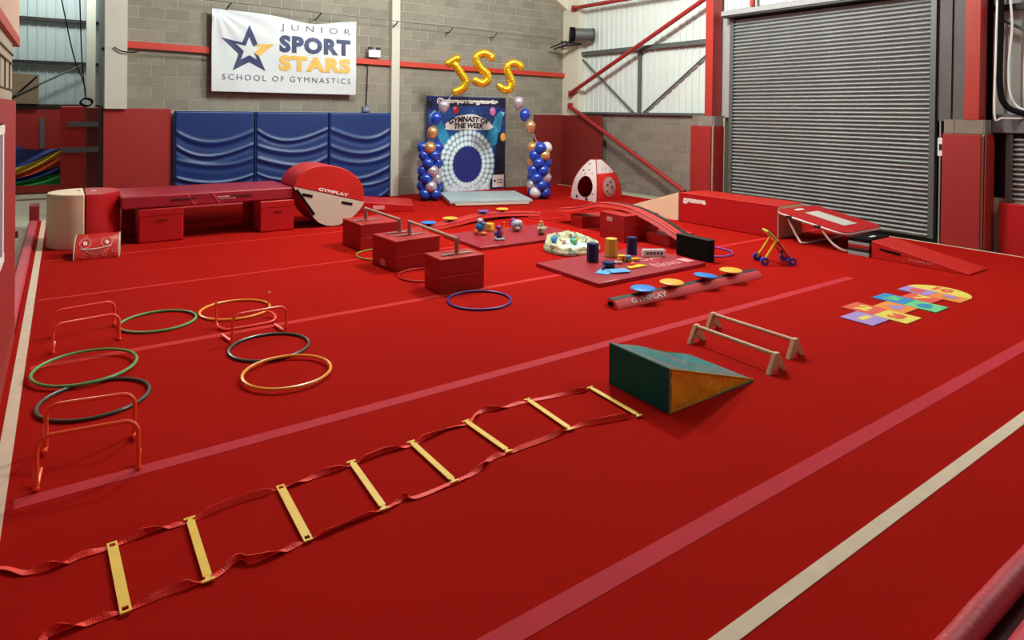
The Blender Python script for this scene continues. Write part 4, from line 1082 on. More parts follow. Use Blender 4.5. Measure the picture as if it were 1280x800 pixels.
arc = [(8.42, 2.91)]+[(8.42+0.32*math.sin(PI*i/14), 3.24-0.33*math.cos(PI*i/14)) for i in range(1, 14)]+[(8.42, 3.57)]
tile(8.44, 8.70, 3.05, 3.43, 'y', '10', 'r', pts=arc)

# ------------------------------------------------------------------ balance beam with pods
def pod(label, x, y, z, m, r=0.135, tilt=(0, 0)):
    t = thing('balance_pod', label, 'pod', (x, y, z)); t.rotation_euler = (tilt[0], tilt[1], 0)
    MB().lathe([(0.03, -0.045), (0.06, -0.02), (0.085, 0.0)], 20).build('dome_base', vinylb if m != podviol else blackr, t, smooth=True)
    MB().lathe([(r*0.93, 0.0), (r, 0.006), (r, 0.014), (r*0.93, 0.02)], 28).build('disc_top', m, t, smooth=True)
t = thing('balance_beam', 'low red foam balance beam with dark top strip and coloured pods', 'beam', (4.78, 4.93, 0), -0.018)
Lb = 2.50
MB().prism([(-0.11, 0), (0.11, 0), (0.10, 0.03), (0.055, 0.085), (-0.055, 0.085), (-0.10, 0.03)], Lb, axis='x', o=0).build('foam_body', mat('beam_red', srgb(236, 74, 78), 0.45), t, bevel=0.006)
MB().box(0, Lb, -0.047, 0.047, 0.084, 0.089).build('top_strip', mat('strip_brown', srgb(52, 24, 26), 0.6), t)
MB().prism([(-0.045, 0.015), (0.045, 0.015), (0.035, 0.065), (-0.035, 0.065)], 0.004, axis='x', o=-0.003).build('end_hole', black, t)
text('lettering', 'GYMPLAY', 0.1, whitem, t, frame((0.22, -0.1002, 0.0345), (1, 0, 0), (0, 0.633, 0.774)), bold=0.003, width=0.55, height=0.055)
pod('blue disc pod on beam end nearest the lettering', 5.23, 4.90, 0.135, podblue); pod('yellow disc pod second along the dark striped beam', 5.70, 4.90, 0.135, podyel)
pod('blue disc pod third along the dark striped beam', 6.28, 4.89, 0.135, podblue, tilt=(0, 0.08)); pod('yellow disc pod at far end of dark striped beam', 6.76, 4.88, 0.135, podyel)

# ------------------------------------------------------------------ mats with toys
def flatmat(label, x0, x1, y0, y1, rz=0.0):
    t = thing('folding_mat', label, 'mat', ((x0+x1)/2, (y0+y1)/2, 0), rz)
    a, b_ = (x1-x0)/2, (y1-y0)/2
    MB().box(-a, a, -b_, b_, 0.0, 0.05).build('foam_body', matpink, t, bevel=0.01)
    MB().box(-a-0.002, a+0.002, -b_-0.002, b_+0.002, 0.004, 0.012).build('base_piping', vinylb, t)
    MB().box(-a+0.1, -a+0.32, -b_-0.0025+0.01, -b_+0.028, 0.049, 0.0505).build('corner_tag', pinkprint, t)
    return t
flatmat('crimson flat mat carrying small toy figures in the middle back', 5.10, 7.05, 7.98, 9.17, -0.02)
mb = flatmat('crimson flat mat carrying foam bricks and chalk writing', 5.20, 7.17, 5.57, 6.80, 0.0)
# chalk-like writing on the mat
mx = frame((0.98-0.08, 0.42, 0.0505), (0, -1, 0), (1, 0, 0))
mxw = frame((0.28, -0.42, 0.0512), (1, 0.0, 0), (0, 1, 0))
text('lettering', 'Gym', 0.2, pinkprint, mb, frame((0.30, -0.16, 0.0512), (1, 0, 0), (0, 1, 0)), width=0.40, height=0.20, shear=0.3)
text('lettering', 'Nova', 0.2, pinkprint, mb, frame((0.22, -0.46, 0.0512), (1, 0, 0), (0, 1, 0)), width=0.48, height=0.22, shear=0.3)
for (a, b_) in ((0.80, 0.25), (0.86, -0.36)):
    MB().box(a-0.08, a+0.08, b_-0.1, b_+0.1, 0.0505, 0.0515).build('mat_tag', pinkprint, mb)
def hexprism(label, x, y, r, h, m, rz):
    t = thing('foam_prism', label, 'foam prism', (x, y, 0.052), rz)
    MB().prism([(r*math.cos(PI/3*i), r*math.sin(PI/3*i)) for i in range(6)], h, axis='z').build('foam_body', m, t, bevel=0.006)
hexprism('navy hexagonal foam prism at left on chalked mat', 5.90, 6.45, 0.082, 0.25, navy, 0.2)
hexprism('yellow hexagonal foam prism on mat between navy ones', 6.34, 6.55, 0.09, 0.25, yfoam, 0.5)
hexprism('navy hexagonal foam prism at right on chalked mat', 6.70, 6.50, 0.075, 0.24, navy, 0.1)
t = thing('toy_keyboard', 'small white and grey toy box right of navy prism', 'toy', (6.85, 6.22, 0.052), -0.55)
MB().box(-0.16, 0.16, -0.05, 0.05, 0, 0.095).build('body', whitem, t, bevel=0.008)
for k in range(5): MB().box(-0.12+k*0.05, -0.085+k*0.05, -0.054, -0.05, 0.03, 0.07).build('key', grey, t)
MB().box(-0.15, 0.15, -0.045, 0.045, 0.094, 0.097).build('lid', lgrey, t)
t = thing('toy_drum', 'dark blue ring shaped toy on mat behind blue cards', 'toy', (5.86, 6.10, 0.052), 0.3)
MB().lathe([(0.075, 0), (0.085, 0.01), (0.085, 0.02), (0.07, 0.025)], 20).build('base_ring', navy, t, smooth=True)
MB().lathe([(0.07, 0.025), (0.07, 0.045)], 20).build('middle', grey, t, smooth=True)
MB().lathe([(0.075, 0.045), (0.088, 0.055), (0.085, 0.068)], 20).build('top_ring', navy, t, smooth=True)
MB().tube([(-0.08, 0, 0.03), (-0.16, -0.02, 0.045), (-0.22, -0.04, 0.02)], 0.016, 8).build('arm', navy, t, smooth=True)
for (x, y, rz, lab) in ((5.63, 5.93, 0.5, 'pale blue card on mat, left of two'), (5.80, 5.85, -0.3, 'pale blue card on mat, right of two')):
    o = MB().box(-0.13, 0.13, -0.09, 0.09, 0, 0.008).build('foam_card', skyb, rz=rz); o.location = (x, y, 0.0515 if rz > 0 else 0.0605); tag(o, lab, 'card')
t = thing('play_food', 'pile of small yellow and orange toy pieces on mat', 'toy', (6.15, 5.90, 0.0515))
MB().prism([(-0.14, -0.05), (0.16, -0.06), (0.12, 0.05), (-0.02, 0.02), (-0.12, 0.04)], 0.02).build('yellow_star', yellow, t, bevel=0.004)
MB().ball((0.02, 0.06, 0.03), 0.045, 0.035, 0.03).build('orange_piece', orangep, t, smooth=True)
t = thing('toy_train', 'small toy with red, yellow and blue parts on mat centre', 'toy', (6.28, 6.20, 0.0515), -0.4)
MB().box(-0.11, -0.01, -0.035, 0.035, 0.02, 0.09).build('yellow_body', yellow, t, bevel=0.008)
MB().box(-0.07, -0.03, -0.04, 0.04, 0.02, 0.075).build('red_body', vinylo, t, bevel=0.008)
MB().box(-0.005, 0.07, -0.035, 0.035, 0.03, 0.08).build('blue_body', skyb, t, bevel=0.008)
MB().prism([(0.05, -0.03), (0.21, -0.01), (0.19, 0.04), (0.06, 0.04)], 0.03, o=0.01).build('yellow_tail', yellow, t, bevel=0.004)
for sx in (-0.09, -0.03, 0.03): MB().cyl((sx, -0.045, 0.018), (sx, 0.045, 0.018), 0.018, 10).build('wheel', hoopg, t, smooth=True)
t = thing('toy_bones', 'white and red small toy pieces at left of toy train', 'toy', (6.08, 6.16, 0.0515), -0.5)
MB().ball((-0.07, 0, 0.02), 0.035, 0.025, 0.02).ball((-0.02, 0.01, 0.02), 0.03, 0.025, 0.018).build('white_piece', whitem, t, smooth=True)
MB().ball((0.04, 0, 0.02), 0.04, 0.028, 0.02).build('red_piece', pinkprint, t, smooth=True)

# toys on mat A (generic figures)
def toy(label, x, y, z, parts, rz=0.0, s=1.0):
    t = thing('toy_figure', label, 'toy', (x, y, z), rz)
    for nm, m, c, r in parts:
        MB().ball(tuple(q*s for q in c), r[0]*s, r[1]*s, r[2]*s, 12, 8).build(nm, m, t, smooth=True)
    return t
purple = mat('purple_plastic', srgb(150, 40, 150), 0.4); tblue = mat('toy_blue', srgb(40, 140, 210), 0.4); tsil = mat('toy_silver', srgb(176, 170, 190), 0.35)
tfur = mat('toy_cream', srgb(214, 200, 160), 0.8, bump=0.4); toran = mat('toy_orange', srgb(240, 120, 40), 0.4)
toy('blue toy figure with orange feet standing on back mat', 5.60, 8.84, 0.052, [('body', tblue, (0, 0, 0.13), (0.08, 0.07, 0.08)), ('head', tsil, (0, 0, 0.225), (0.055, 0.055, 0.05)), ('beak', tblue, (0.05, -0.03, 0.19), (0.05, 0.03, 0.02)), ('foot', toran, (0.05, -0.04, 0.03), (0.065, 0.05, 0.028)), ('foot', toran, (-0.06, -0.02, 0.05), (0.045, 0.05, 0.05)), ('eye', whitem, (0.0, -0.05, 0.235), (0.02, 0.012, 0.02))], -0.5)
t = toy('purple toy figure on a pale round base on back mat', 5.63, 8.32, 0.052, [('body', purple, (0, 0, 0.11), (0.05, 0.045, 0.06)), ('head', purple, (-0.01, 0, 0.195), (0.045, 0.045, 0.04)), ('arm', tblue, (-0.06, 0, 0.10), (0.025, 0.025, 0.04)), ('skirt', navy, (0.0, -0.01, 0.055), (0.05, 0.04, 0.035))], -0.4)
MB().lathe([(0.085, 0), (0.09, 0.008), (0.09, 0.025), (0.08, 0.035)], 20).build('base', lgrey, t, smooth=True)
MB().cyl((0.07, 0, 0.04), (0.07, 0, 0.26), 0.010, 8).build('pole', yellow, t); MB().ball((0.07, 0, 0.265), 0.022, nu=10, nv=6).build('pole_knob', toran, t, smooth=True)
toy('round silver toy with purple back on rear mat', 6.30, 8.78, 0.052, [('body', tsil, (0, 0, 0.10), (0.105, 0.09, 0.10)), ('back', purple, (-0.06, 0.05, 0.13), (0.06, 0.06, 0.09)), ('ear', whitem, (0.05, -0.05, 0.15), (0.03, 0.03, 0.04)), ('nose', tfur, (0.0, -0.08, 0.06), (0.04, 0.025, 0.03)), ('eye', blackr, (-0.025, -0.088, 0.12), (0.012, 0.01, 0.016)), ('eye', blackr, (0.025, -0.088, 0.12), (0.012, 0.01, 0.016))], -0.5)
t = blockthing('toy_cube', 'yellow soft cube at back edge of the toy mat', 5.92, 9.05, 0.052, 0.13, 0.13, 0.13, 0.4, yfoam, 0.02, cat='toy')
MB().box(-0.05, 0.05, -0.067, -0.064, 0.02, 0.11).build('face_patch', yellow, t)
toy('small cream toy figure with orange hat beside cloth play bag', 6.46, 8.32, 0.052, [('body', tfur, (0, 0, 0.085), (0.075, 0.065, 0.075)), ('head', tfur, (0.0, 0, 0.165), (0.045, 0.045, 0.04)), ('hat', toran, (0, 0, 0.205), (0.04, 0.04, 0.03)), ('arm', tfur, (0.075, 0, 0.10), (0.03, 0.025, 0.03)), ('patch', grey, (-0.02, -0.06, 0.09), (0.03, 0.012, 0.025)), ('foot', blackr, (0, -0.02, 0.015), (0.05, 0.05, 0.02))], -0.5)

# cloth play bag: quilted ring with toys inside
pat = bpy.data.materials.new('patterned_cloth'); pat.use_nodes = True
nt = pat.node_tree; vb = nt.nodes.new('ShaderNodeTexVoronoi'); vb.inputs['Scale'].default_value = 18
tcn = nt.nodes.new('ShaderNodeTexCoord'); nt.links.new(tcn.outputs['Object'], vb.inputs['Vector'])
cr_ = nt.nodes.new('ShaderNodeValToRGB'); nt.links.new(vb.outputs['Color'], cr_.inputs[0])
els = cr_.color_ramp.elements; els[0].position = 0.0; els[0].color = (*srgb(186, 176, 140), 1); els[1].position = 0.35; els[1].color = (*srgb(206, 200, 170), 1)
for p_, c_ in ((0.45, (120, 158, 128)), (0.54, (198, 200, 166)), (0.68, (120, 96, 70)), (0.76, (190, 184, 150))):
    e = els.new(p_); e.color = (*srgb(*c_), 1)
cr_.color_ramp.interpolation = 'CONSTANT'
nt.links.new(cr_.outputs[0], nt.nodes['Principled BSDF'].inputs['Base Color']); nt.nodes['Principled BSDF'].inputs['Roughness'].default_value = 0.85
t = thing('play_bag', 'cream patterned cloth play bag gathered round its rim, holding toys', 'bag', (6.36, 7.45, 0), 0.9)
def bag(u, v):
    a = 2*PI*u; w_ = 1+0.05*math.sin(3*a+1)+0.03*math.sin(7*a)
    crk = 0.008*math.sin(5*a+2)+0.006*math.sin(11*a)+0.004*math.sin(33*a)
    prof = [(0.03, 0.035), (0.6, 0.035), (0.72, 0.05), (0.80, 0.11+crk), (0.87, 0.13+crk), (0.94, 0.115+crk), (0.97, 0.075), (1.0, 0.05), (1.0, 0.012), (0.95, 0.0)]
    k = v*(len(prof)-1); i = min(int(k), len(prof)-2); f = k-i
    r = prof[i][0]*(1-f)+prof[i+1][0]*f; z = prof[i][1]*(1-f)+prof[i+1][1]*f
    return (0.62*r*w_*math.cos(a), 0.42*r*w_*math.sin(a), z*(1.0+0.2*math.sin(a+0.7)))
MB().grid(bag, 180, 27).build('cloth_rim', pat, t, smooth=True)
MB().prism([(0.42*math.cos(2*PI*i/32), 0.28*math.sin(2*PI*i/32)) for i in range(32)], 0.004, o=0.037).build('inner_base', mat('base_cloth', srgb(204, 222, 214), 0.8), t)
def small(lab, dx, dy, m, r, m2=None):
    t = thing('small_toy', lab, 'toy', (6.36+dx, 7.55+dy, 0.043))
    MB().ball((0, 0, r), r, nu=12, nv=8).build('body', m, t, smooth=True)
    MB().ball((r*0.5, -r*0.4, r*1.7), r*0.55, nu=10, nv=7).build('head', m2 or m, t, smooth=True)
small('bright blue toy inside the cloth play bag, left', -0.14, 0.14, tblue, 0.055, skyb)
small('yellow green toy inside the cloth play bag, right', 0.08, -0.10, hoopg, 0.045, yellow)
small('pink small toy between blue and green toys in bag', -0.04, 0.02, pinkprint, 0.03)
small('turquoise toy near far rim in cloth play bag', 0.12, 0.0, mat('turq', srgb(40, 180, 190), 0.4), 0.042)

# ------------------------------------------------------------------ curved beam at back (left) with pods
t = thing('curved_beam', 'red hinged balance beam arched behind the toy mat', 'beam', (0, 0, 0))
path = [(4.45, 9.62, 0.003), (5.2, 9.88, 0.008), (5.9, 10.08, 0.03), (6.45, 10.24, 0.06), (6.9, 10.28, 0.06), (7.4, 10.27, 0.03), (7.8, 10.22, 0.003)]
pp = smoothpath(path, 5); vs = []; fs = []
for i, q in enumerate(pp):
    d = (pp[min(i+1, len(pp)-1)]-pp[max(i-1, 0)]); d.z = 0; d.normalize(); n = Vector((-d.y, d.x, 0))
    for (a, c) in ((-0.16, 0.0), (0.16, 0.0), (0.13, 0.06), (-0.13, 0.06)): vs.append(q+n*a+Vector((0, 0, c)))
for i in range(len(pp)-1):
    for k in range(4): fs.append((4*i+k, 4*i+(k+1) % 4, 4*i+4+(k+1) % 4, 4*i+4+k))
fs += [(3, 2, 1, 0), tuple(4*(len(pp)-1)+k for k in range(4))]
MB().add(vs, fs).build('foam_body', vinylo, t)
MB().tube([q+Vector((0.0, -0.135, 0.065)) for q in pp], 0.010, 6).build('edge_piping', mat('beam_piping', srgb(228, 84, 84), 0.4), t, smooth=True)
blockthing('foam_block', 'low dark block standing for the shadow beneath the arched hinged beam', 6.62, 10.25, 0, 0.5, 0.22, 0.052, 0.1, mat('beam_shadow_red', srgb(90, 14, 16), 0.6), 0.01)  # added dark block that paints the shadow gap under the beam
pod('blue disc pod on left end of hinged beam', 5.22, 9.92, 0.115, podblue); pod('yellow disc pod near left of hinged beam', 5.72, 10.04, 0.13, podyel)
pod('violet disc pod at crest of hinged beam', 6.56, 10.25, 0.165, podviol, r=0.12); pod('yellow disc pod right of hinged beam crest', 7.02, 10.28, 0.165, podyel, r=0.12)

# ------------------------------------------------------------------ arched beam over blocks (right)
for k in (0, 1):
    t = blockthing('foam_block', ('lower' if k == 0 else 'upper')+' red foam block beneath the crest of arched beam', 7.72, 7.56, 0.215*k, 0.74, 0.62, 0.212, -0.08, vinylb, 0.008)
    if k == 1: MB().box(-0.378, -0.37, -0.02, 0.12, 0.08, 0.15).build('brand_patch', pinkprint, t)
blockthing('foam_block', 'single red foam block under left end of arched beam', 7.95, 8.75, 0, 0.62, 0.40, 0.20, -0.2, vinylb, 0.008)
blockthing('foam_block', 'single red foam block under right end of arched beam', 8.0, 6.93, 0, 0.58, 0.5, 0.165, 0.0, vinylb, 0.008)
t = thing('arched_beam', 'long red arched foam beam bent over a stack of blocks', 'beam', (7.78, 7.8, 0))
prof = smoothpath([(1.55, 0.19, 0), (0.95, 0.29, 0), (0.5, 0.42, 0), (0.1, 0.455, 0), (-0.35, 0.44, 0), (-0.85, 0.33, 0), (-1.25, 0.19, 0), (-1.42, 0.12, 0)], 5)
vs = []; fs = []
for q in prof:
    for (x, dz) in ((-0.17, 0.0), (0.17, 0.0), (0.13, 0.065), (-0.13, 0.065)): vs.append((x, q.x, q.y+dz))
N = len(prof)
for i in range(N-1):
    for k in range(4): fs.append((4*i+(k+1) % 4, 4*i+k, 4*i+4+k, 4*i+4+(k+1) % 4))
fs += [(0, 1, 2, 3), tuple(4*(N-1)+k for k in range(4))[::-1]]
MB().add(vs, fs).build('foam_body', vinylo, t)
for x, m in ((-0.135, 'beam_piping'), (-0.03, 'beam_piping')):
    MB().tube([(x, q.x, q.y+0.068) for q in prof], 0.009, 6).build('edge_piping', MATS[m], t, smooth=True)
MB().add([v for q in prof for v in ((0.02, q.x, q.y+0.069), (0.12, q.x, q.y+0.069))], [(2*i, 2*i+1, 2*i+3, 2*i+2) for i in range(N-1)]).build('top_strip', MATS['strip_brown'], t)
MB().box(-0.17, 0.17, -1.50, -1.42, 0.11, 0.18).build('end_cap', blackr, t)
# black box
t = thing('fabric_box', 'black open cube box standing by end of arched beam', 'box', (7.42, 5.97, 0), -0.03)
MB().box(-0.05, 0.07, -0.30, 0.30, 0, 0.31).build('body', black, t, bevel=0.01)
MB().box(-0.055, 0.075, -0.305, 0.305, 0.30, 0.313).build('lid_rim', blackr, t, bevel=0.004)

# ------------------------------------------------------------------ play tent
t = thing('play_tent', 'small red pop up play tent with white spotted panels', 'tent', (10.55, 11.55, 0), 0.0)
tw = mat('tent_white', srgb(232, 208, 204), 0.7); tr = mat('tent_red', srgb(226, 30, 26), 0.6); tg = mat('tent_grey', srgb(190, 150, 146), 0.7)
Lc, Fc, Rc = Vector((-0.52, 0.22, 0)), Vector((-0.45, -0.62, 0)), Vector((0.55, -0.42, 0)); Bc = Vector((0.45, 0.5, 0)); apex = Vector((0.0, -0.06, 0.94))
def bow(p, q):   # curved edge from corner p (v=0) to the apex (v=1)
    out = (p.normalized())
    return lambda v: p.lerp(Vector((apex.x+0.22*p.x, apex.y+0.22*p.y, apex.z)), v)+out*0.125*math.sin(PI*v)**0.9 + Vector((0, 0, 0.06*math.sin(PI*v)))
def tpanel(name, p, q, m, v0=0.0, v1=1.0, hole=None, off=0.0, label=None, ellipse=None):
    A = bow(p, apex); B = bow(q, apex); nu, nv = 26, 26
    nrm = ((q-p).cross(Vector((0, 0, 1)))).normalized()
    def P(u, v):
        v = v0+(v1-v0)*v
        a, b_ = A(v), B(v); r = a.lerp(b_, u); return r+nrm*(off+0.05*math.sin(PI*u)*math.sin(PI*v)) - nrm*0.0
    vs = []; fs = []
    if hole or ellipse:
        cu_, cv_, ru, rv = hole or ellipse; n = 40; K = 8
        for j in range(K+1):
            for i in range(n):
                a = 2*PI*i/n; c, s_ = math.cos(a), math.sin(a)
                if ellipse: u, v = cu_+ru*c*j/K, cv_+rv*s_*j/K
                else:
                    iu, iv = cu_+ru*c, cv_+rv*s_
                    tt = min([((1-cu_)/c if c > 1e-6 else (-cu_/c if c < -1e-6 else 9)), ((1-cv_)/s_ if s_ > 1e-6 else (-cv_/s_ if s_ < -1e-6 else 9))])
                    ou, ov = cu_+c*tt, cv_+s_*tt
                    u, v = iu+(ou-iu)*j/K, iv+(ov-iv)*j/K
                vs.append(P(u, v))
        for j in range(K):
            for i in range(n): fs.append((j*n+i, j*n+(i+1) % n, (j+1)*n+(i+1) % n, (j+1)*n+i))
    else:
        for j in range(nv+1):
            for i in range(nu+1): vs.append(P(i/nu, j/nv))
        for j in range(nv):
            for i in range(nu): fs.append((j*(nu+1)+i, j*(nu+1)+i+1, (j+1)*(nu+1)+i+1, (j+1)*(nu+1)+i))
    return MB().add(vs, fs).build(name, m, t, smooth=True, label=label), P
door = (0.55, 0.31, 0.30, 0.24)
_, PF = tpanel('door_panel', Lc, Fc, tw, hole=door, label='white spotted panel with oval doorway')
_, PR = tpanel('side_panel', Fc, Rc, tr, 0.0, 0.62, label='red lower side panel')
_, PR2 = tpanel('side_panel', Fc, Rc, tw, 0.62, 1.0, label='pale upper side panel')
tpanel('window_mesh', Fc, Rc, tg, off=0.012, ellipse=(0.47, 0.31, 0.27, 0.22), label='greyish round mesh window')
tpanel('back_panel', Rc, Bc, tr); tpanel('back_panel', Bc, Lc, tr)
MB().add([apex+Vector((0.22*k.x, 0.22*k.y, 0.01)) for k in (Lc, Fc, Rc, Bc)], [(0, 1, 2, 3)]).build('crown', tr, t)
for p in (Lc, Fc, Rc, Bc):
    A = bow(p, apex); MB().tube([A(k/14) for k in range(15)], 0.012, 6).build('edge_piping', mat('tent_piping', srgb(180, 20, 24), 0.5), t, smooth=True)
for (u, v, r, m) in ((0.3, 0.68, 0.028, blackr), (0.62, 0.70, 0.022, blackr), (0.25, 0.07, 0.035, navy), (0.62, 0.04, 0.04, navy), (0.86, 0.15, 0.022, grey), (0.5, 0.87, 0.022, blackr), (0.8, 0.62, 0.018, grey), (0.1, 0.35, 0.016, grey), (0.45, 0.6, 0.02, tr)):
    q = PF(u, v); nrm = ((Fc-Lc).cross(Vector((0, 0, 1)))).normalized()
    MB().cyl(q+nrm*0.002, q+nrm*0.007, r, 10).build('spot', m, t)
nrm = ((Rc-Fc).cross(Vector((0, 0, 1)))).normalized()
for (u, v, r) in ((0.38, 0.34, 0.03), (0.52, 0.40, 0.028), (0.55, 0.28, 0.026), (0.36, 0.2, 0.022), (0.62, 0.22, 0.02), (0.45, 0.14, 0.022)):
    q = PR(u, v/0.62)+nrm*0.014; MB().cyl(q, q+nrm*0.006, r, 10).build('spot', blackr, t)
for (u, v) in ((0.3, 0.25), (0.5, 0.3), (0.72, 0.1)):
    q = PR2(u, v); MB().cyl(q, q+nrm*0.006, 0.018, 10).build('spot', grey, t)
MB().box(-0.5, 0.5, -0.45, 0.45, 0.001, 0.006).build('ground_sheet', tr, t)
o = MB().box(-0.12, 0.12, -0.03, 0.03, 0, 0.02).build('paper_scrap', whitem, rz=-0.3); o.location = (10.3, 13.5, 0.0); tag(o, 'small white scrap on carpet near shaded red wall pad', 'scrap')

# ------------------------------------------------------------------ big vault box, wedge, trampoline
t = thing('foam_box', 'large red foam box with white lettering beside the shutter', 'foam box', (10.12, 7.18, 0), 0.02)
MB().box(-0.38, 0.38, -1.02, 1.02, 0, 0.55).build('foam_body', vinyl, t, bevel=0.02, seg=3)
MB().box(-0.375, 0.375, -1.032, -1.018, 0.005, 0.545).build('end_panel', tan, t, bevel=0.006, label='beige end face')
MB().box(-0.385, 0.385, -1.03, 1.02, 0.535, 0.556).build('top_piping', vinylo, t, bevel=0.006)
text('lettering', 'gymnova', 0.2, whitem, t, frame((-0.384, 0.93, 0.36), (0, -1, 0), (0, 0, 1)), bold=0.012, width=0.52, height=0.11)
t = thing('foam_wedge', 'beige sided foam ramp sloping from left end of large red box', 'wedge', (10.12, 8.24, 0), 0.02)
MB().prism([(0, 0), (1.65, 0), (1.65, 0.02), (0, 0.55)], 0.76, axis='x', o=-0.38).build('foam_body', tan, t, bevel=0.012)
MB().add([(-0.36, 0.0, 0.556), (0.36, 0, 0.556), (0.36, 1.65, 0.03), (-0.36, 1.65, 0.03)], [(0, 1, 2, 3)]).build('top_cover', vinyl, t)
# mini trampoline
t = thing('mini_trampoline', 'tilted mini trampoline with red cover and white tube legs', 'trampoline', (10.25, 5.55, 0), 0.0)
def tz(y): return 0.385+y*0.172
def rrect(hx, hy, r, n=5, dz=0.0):
    out = []
    for (cx_, cy_, a0) in ((hx-r, hy-r, 0), (-hx+r, hy-r, PI/2), (-hx+r, -hy+r, PI), (hx-r, -hy+r, 3*PI/2)):
        for i in range(n+1):
            a = a0+PI/2*i/n; x, y = cx_+r*math.cos(a), cy_+r*math.sin(a); out.append(Vector((x, y, tz(y)+dz)))
    return out
MB().tube(rrect(0.59, 0.57, 0.16, dz=-0.02), 0.022, 10, closed=True).build('frame_tube', mat('white_tube', srgb(240, 206, 200), 0.35), t, smooth=True)
o_ = rrect(0.60, 0.58, 0.16, dz=0.012); i_ = rrect(0.34, 0.36, 0.02, dz=0.018)
n = len(o_)
MB().add(o_+i_+[p-Vector((0, 0, 0.025)) for p in o_], [(k, (k+1) % n, (k+1) % n+n, k+n) for k in range(n)]+[((k+1) % n, k, k+2*n, (k+1) % n+2*n) for k in range(n)]).build('pad_cover', vinyl, t)
MB().add(i_, [tuple(range(n))]).build('bed', vinyl, t)
MB().add([Vector((x, y, tz(y)+0.022)) for x, y in ((-0.20, -0.36), (0.2, -0.36), (0.2, 0.30), (-0.2, 0.30))], [(0, 1, 2, 3)]).build('jump_zone', mat('jump_white', srgb(214, 206, 192), 0.6), t)
MB().add([Vector((x, y, tz(y)+0.024)) for x, y in ((-0.22, 0.42), (0.02, 0.42), (0.02, 0.48), (-0.22, 0.48))], [(0, 1, 2, 3)]).build('brand_patch', whitem, t)
wt = MATS['white_tube']
MB().tube(smoothpath([(-0.58, 0.38, tz(0.38)-0.03), (-0.56, 0.20, 0.10), (-0.54, 0.10, 0.022), (0, 0.10, 0.022), (0.54, 0.10, 0.022), (0.56, 0.2, 0.1), (0.58, 0.38, tz(0.38)-0.03)], 5), 0.018, 8).build('high_leg', wt, t, smooth=True)
MB().tube(smoothpath([(-0.58, -0.18, tz(-0.18)-0.03), (-0.57, -0.36, 0.12), (-0.55, -0.52, 0.03), (-0.40, -0.58, 0.022), (0.40, -0.58, 0.022), (0.55, -0.52, 0.03), (0.57, -0.36, 0.12), (0.58, -0.18, tz(-0.18)-0.03)], 5), 0.018, 8).build('low_leg', wt, t, smooth=True)
for (x, y) in ((-0.585, 0.33), (-0.585, -0.15), (0.585, 0.33), (0.585, -0.15)):
    MB().box(x-0.03, x+0.03, y-0.05, y+0.05, tz(y)-0.055, tz(y)-0.005).build('hinge', blackr, t)
# layered black mat
t = thing('layered_block', 'layered black, grey and red block between trampoline and red wedge', 'block', (9.98, 4.78, 0), 0.03)
z = 0.0
for (h, m, nm) in ((0.06, lgrey, 'grey_layer'), (0.05, blackr, 'black_layer'), (0.05, vinylb, 'red_layer'), (0.045, lgrey, 'grey_layer'), (0.055, black, 'top_layer')):
    MB().box(-0.33, 0.33, -0.15, 0.15, z, z+h-0.002).build(nm, m, t, bevel=0.006); z += h
MB().box(-0.08, 0.08, -0.07, -0.03, z-0.003, z+0.001).build('brand_patch', whitem, t)
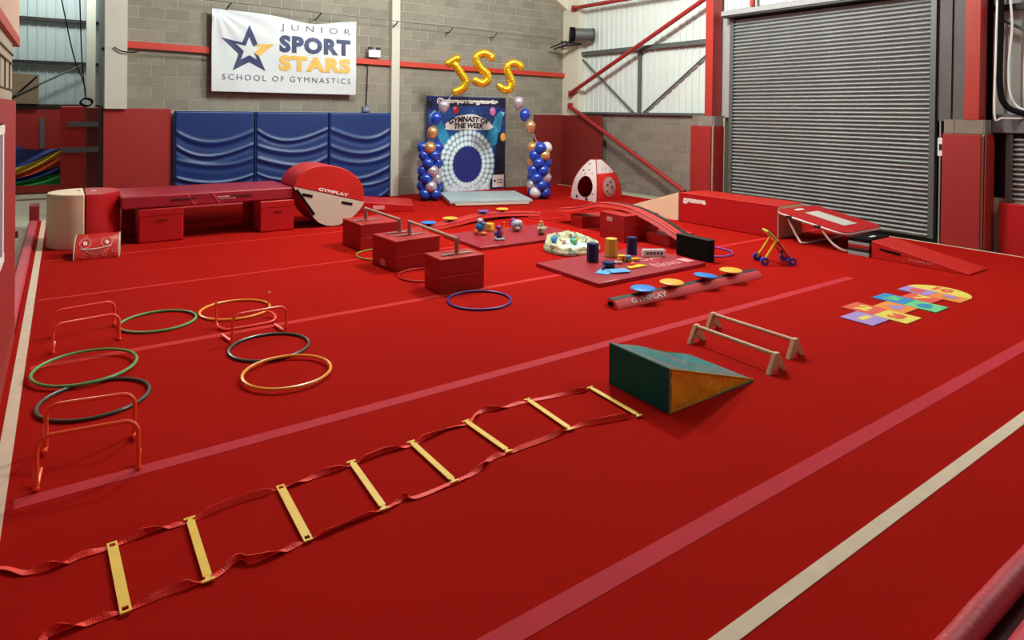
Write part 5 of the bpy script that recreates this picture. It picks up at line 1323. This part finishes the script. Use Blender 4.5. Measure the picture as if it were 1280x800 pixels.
# red wedge right
t = thing('foam_wedge', 'long red foam wedge sloping toward right side of floor', 'wedge', (9.98, 4.60, 0), 0.0)
MB().prism([(0, 0), (0, 0.25), (-1.24, 0.025), (-1.24, 0)], 0.60, axis='x', o=-0.30).build('foam_body', vinylo, t, bevel=0.010)
MB().prism([(-0.12, 0.13), (-0.12, 0.16), (-0.40, 0.135), (-0.40, 0.10)], 0.006, axis='x', o=-0.306).build('handle_slot', black, t)
text('lettering', 'GYMPLAY', 0.1, pinkprint, t, frame((-0.304, -0.5, 0.05), (0, -1, 0), (0, 0, 1)), width=0.32, height=0.03)

# ------------------------------------------------------------------ baby walker
t = thing('baby_walker', 'colourful plastic baby push walker with blue wheels', 'walker', (8.15, 5.18, 0), -0.62)
wred = mat('walker_red', srgb(216, 24, 26), 0.35, coat=0.3); wgreen = mat('walker_green', srgb(190, 222, 90), 0.35); wblue = mat('walker_blue', srgb(60, 80, 200), 0.35); wpink = mat('walker_pink', srgb(236, 130, 120), 0.4)
for s in (-1, 1):
    MB().tube([(-0.19, s*0.13, 0.055), (-0.02, s*0.11, 0.33)], 0.018, 8).build('back_leg', yellow, t, smooth=True)
    MB().tube([(0.19, s*0.13, 0.055), (0.0, s*0.11, 0.32)], 0.020, 8).build('front_leg', wred, t, smooth=True)
    MB().tube(smoothpath([(0.16, s*0.09, 0.12), (0.05, s*0.09, 0.27), (-0.04, s*0.09, 0.37), (-0.12, s*0.09, 0.45)]), 0.018, 8).build('handle_arm', wgreen if s < 0 else yellow, t, smooth=True)
    for x in (-0.19, 0.19):
        MB().cyl((x, s*0.12, 0.055), (x, s*0.165, 0.055), 0.055, 18).build('wheel', wblue, t, smooth=True)
        MB().cyl((x, s*0.163, 0.055), (x, s*0.17, 0.055), 0.024, 12).build('wheel_hub', wpink, t, smooth=True)
MB().tube([(-0.12, -0.10, 0.45), (-0.12, 0.10, 0.45)], 0.018, 8).build('handle_bar', wgreen, t, smooth=True)
MB().box(-0.05, 0.05, -0.1, 0.1, 0.28, 0.34).build('hinge_block', wred, t, bevel=0.015)
mxp = Matrix.Translation((0.10, 0, 0.20)) @ Matrix.Rotation(math.radians(54), 4, 'Y')
MB().box(-0.10, 0.12, -0.08, 0.08, -0.015, 0.015, mxp).build('play_panel', whitem, t, bevel=0.008)
for (a, b_, m) in ((-0.05, 0.03, yellow), (0.02, -0.03, wblue), (0.07, 0.03, hoopg)):
    q = mxp @ Vector((a, b_, -0.02)); MB().ball(q, 0.022, nu=8, nv=6).build('play_button', m, t, smooth=True)
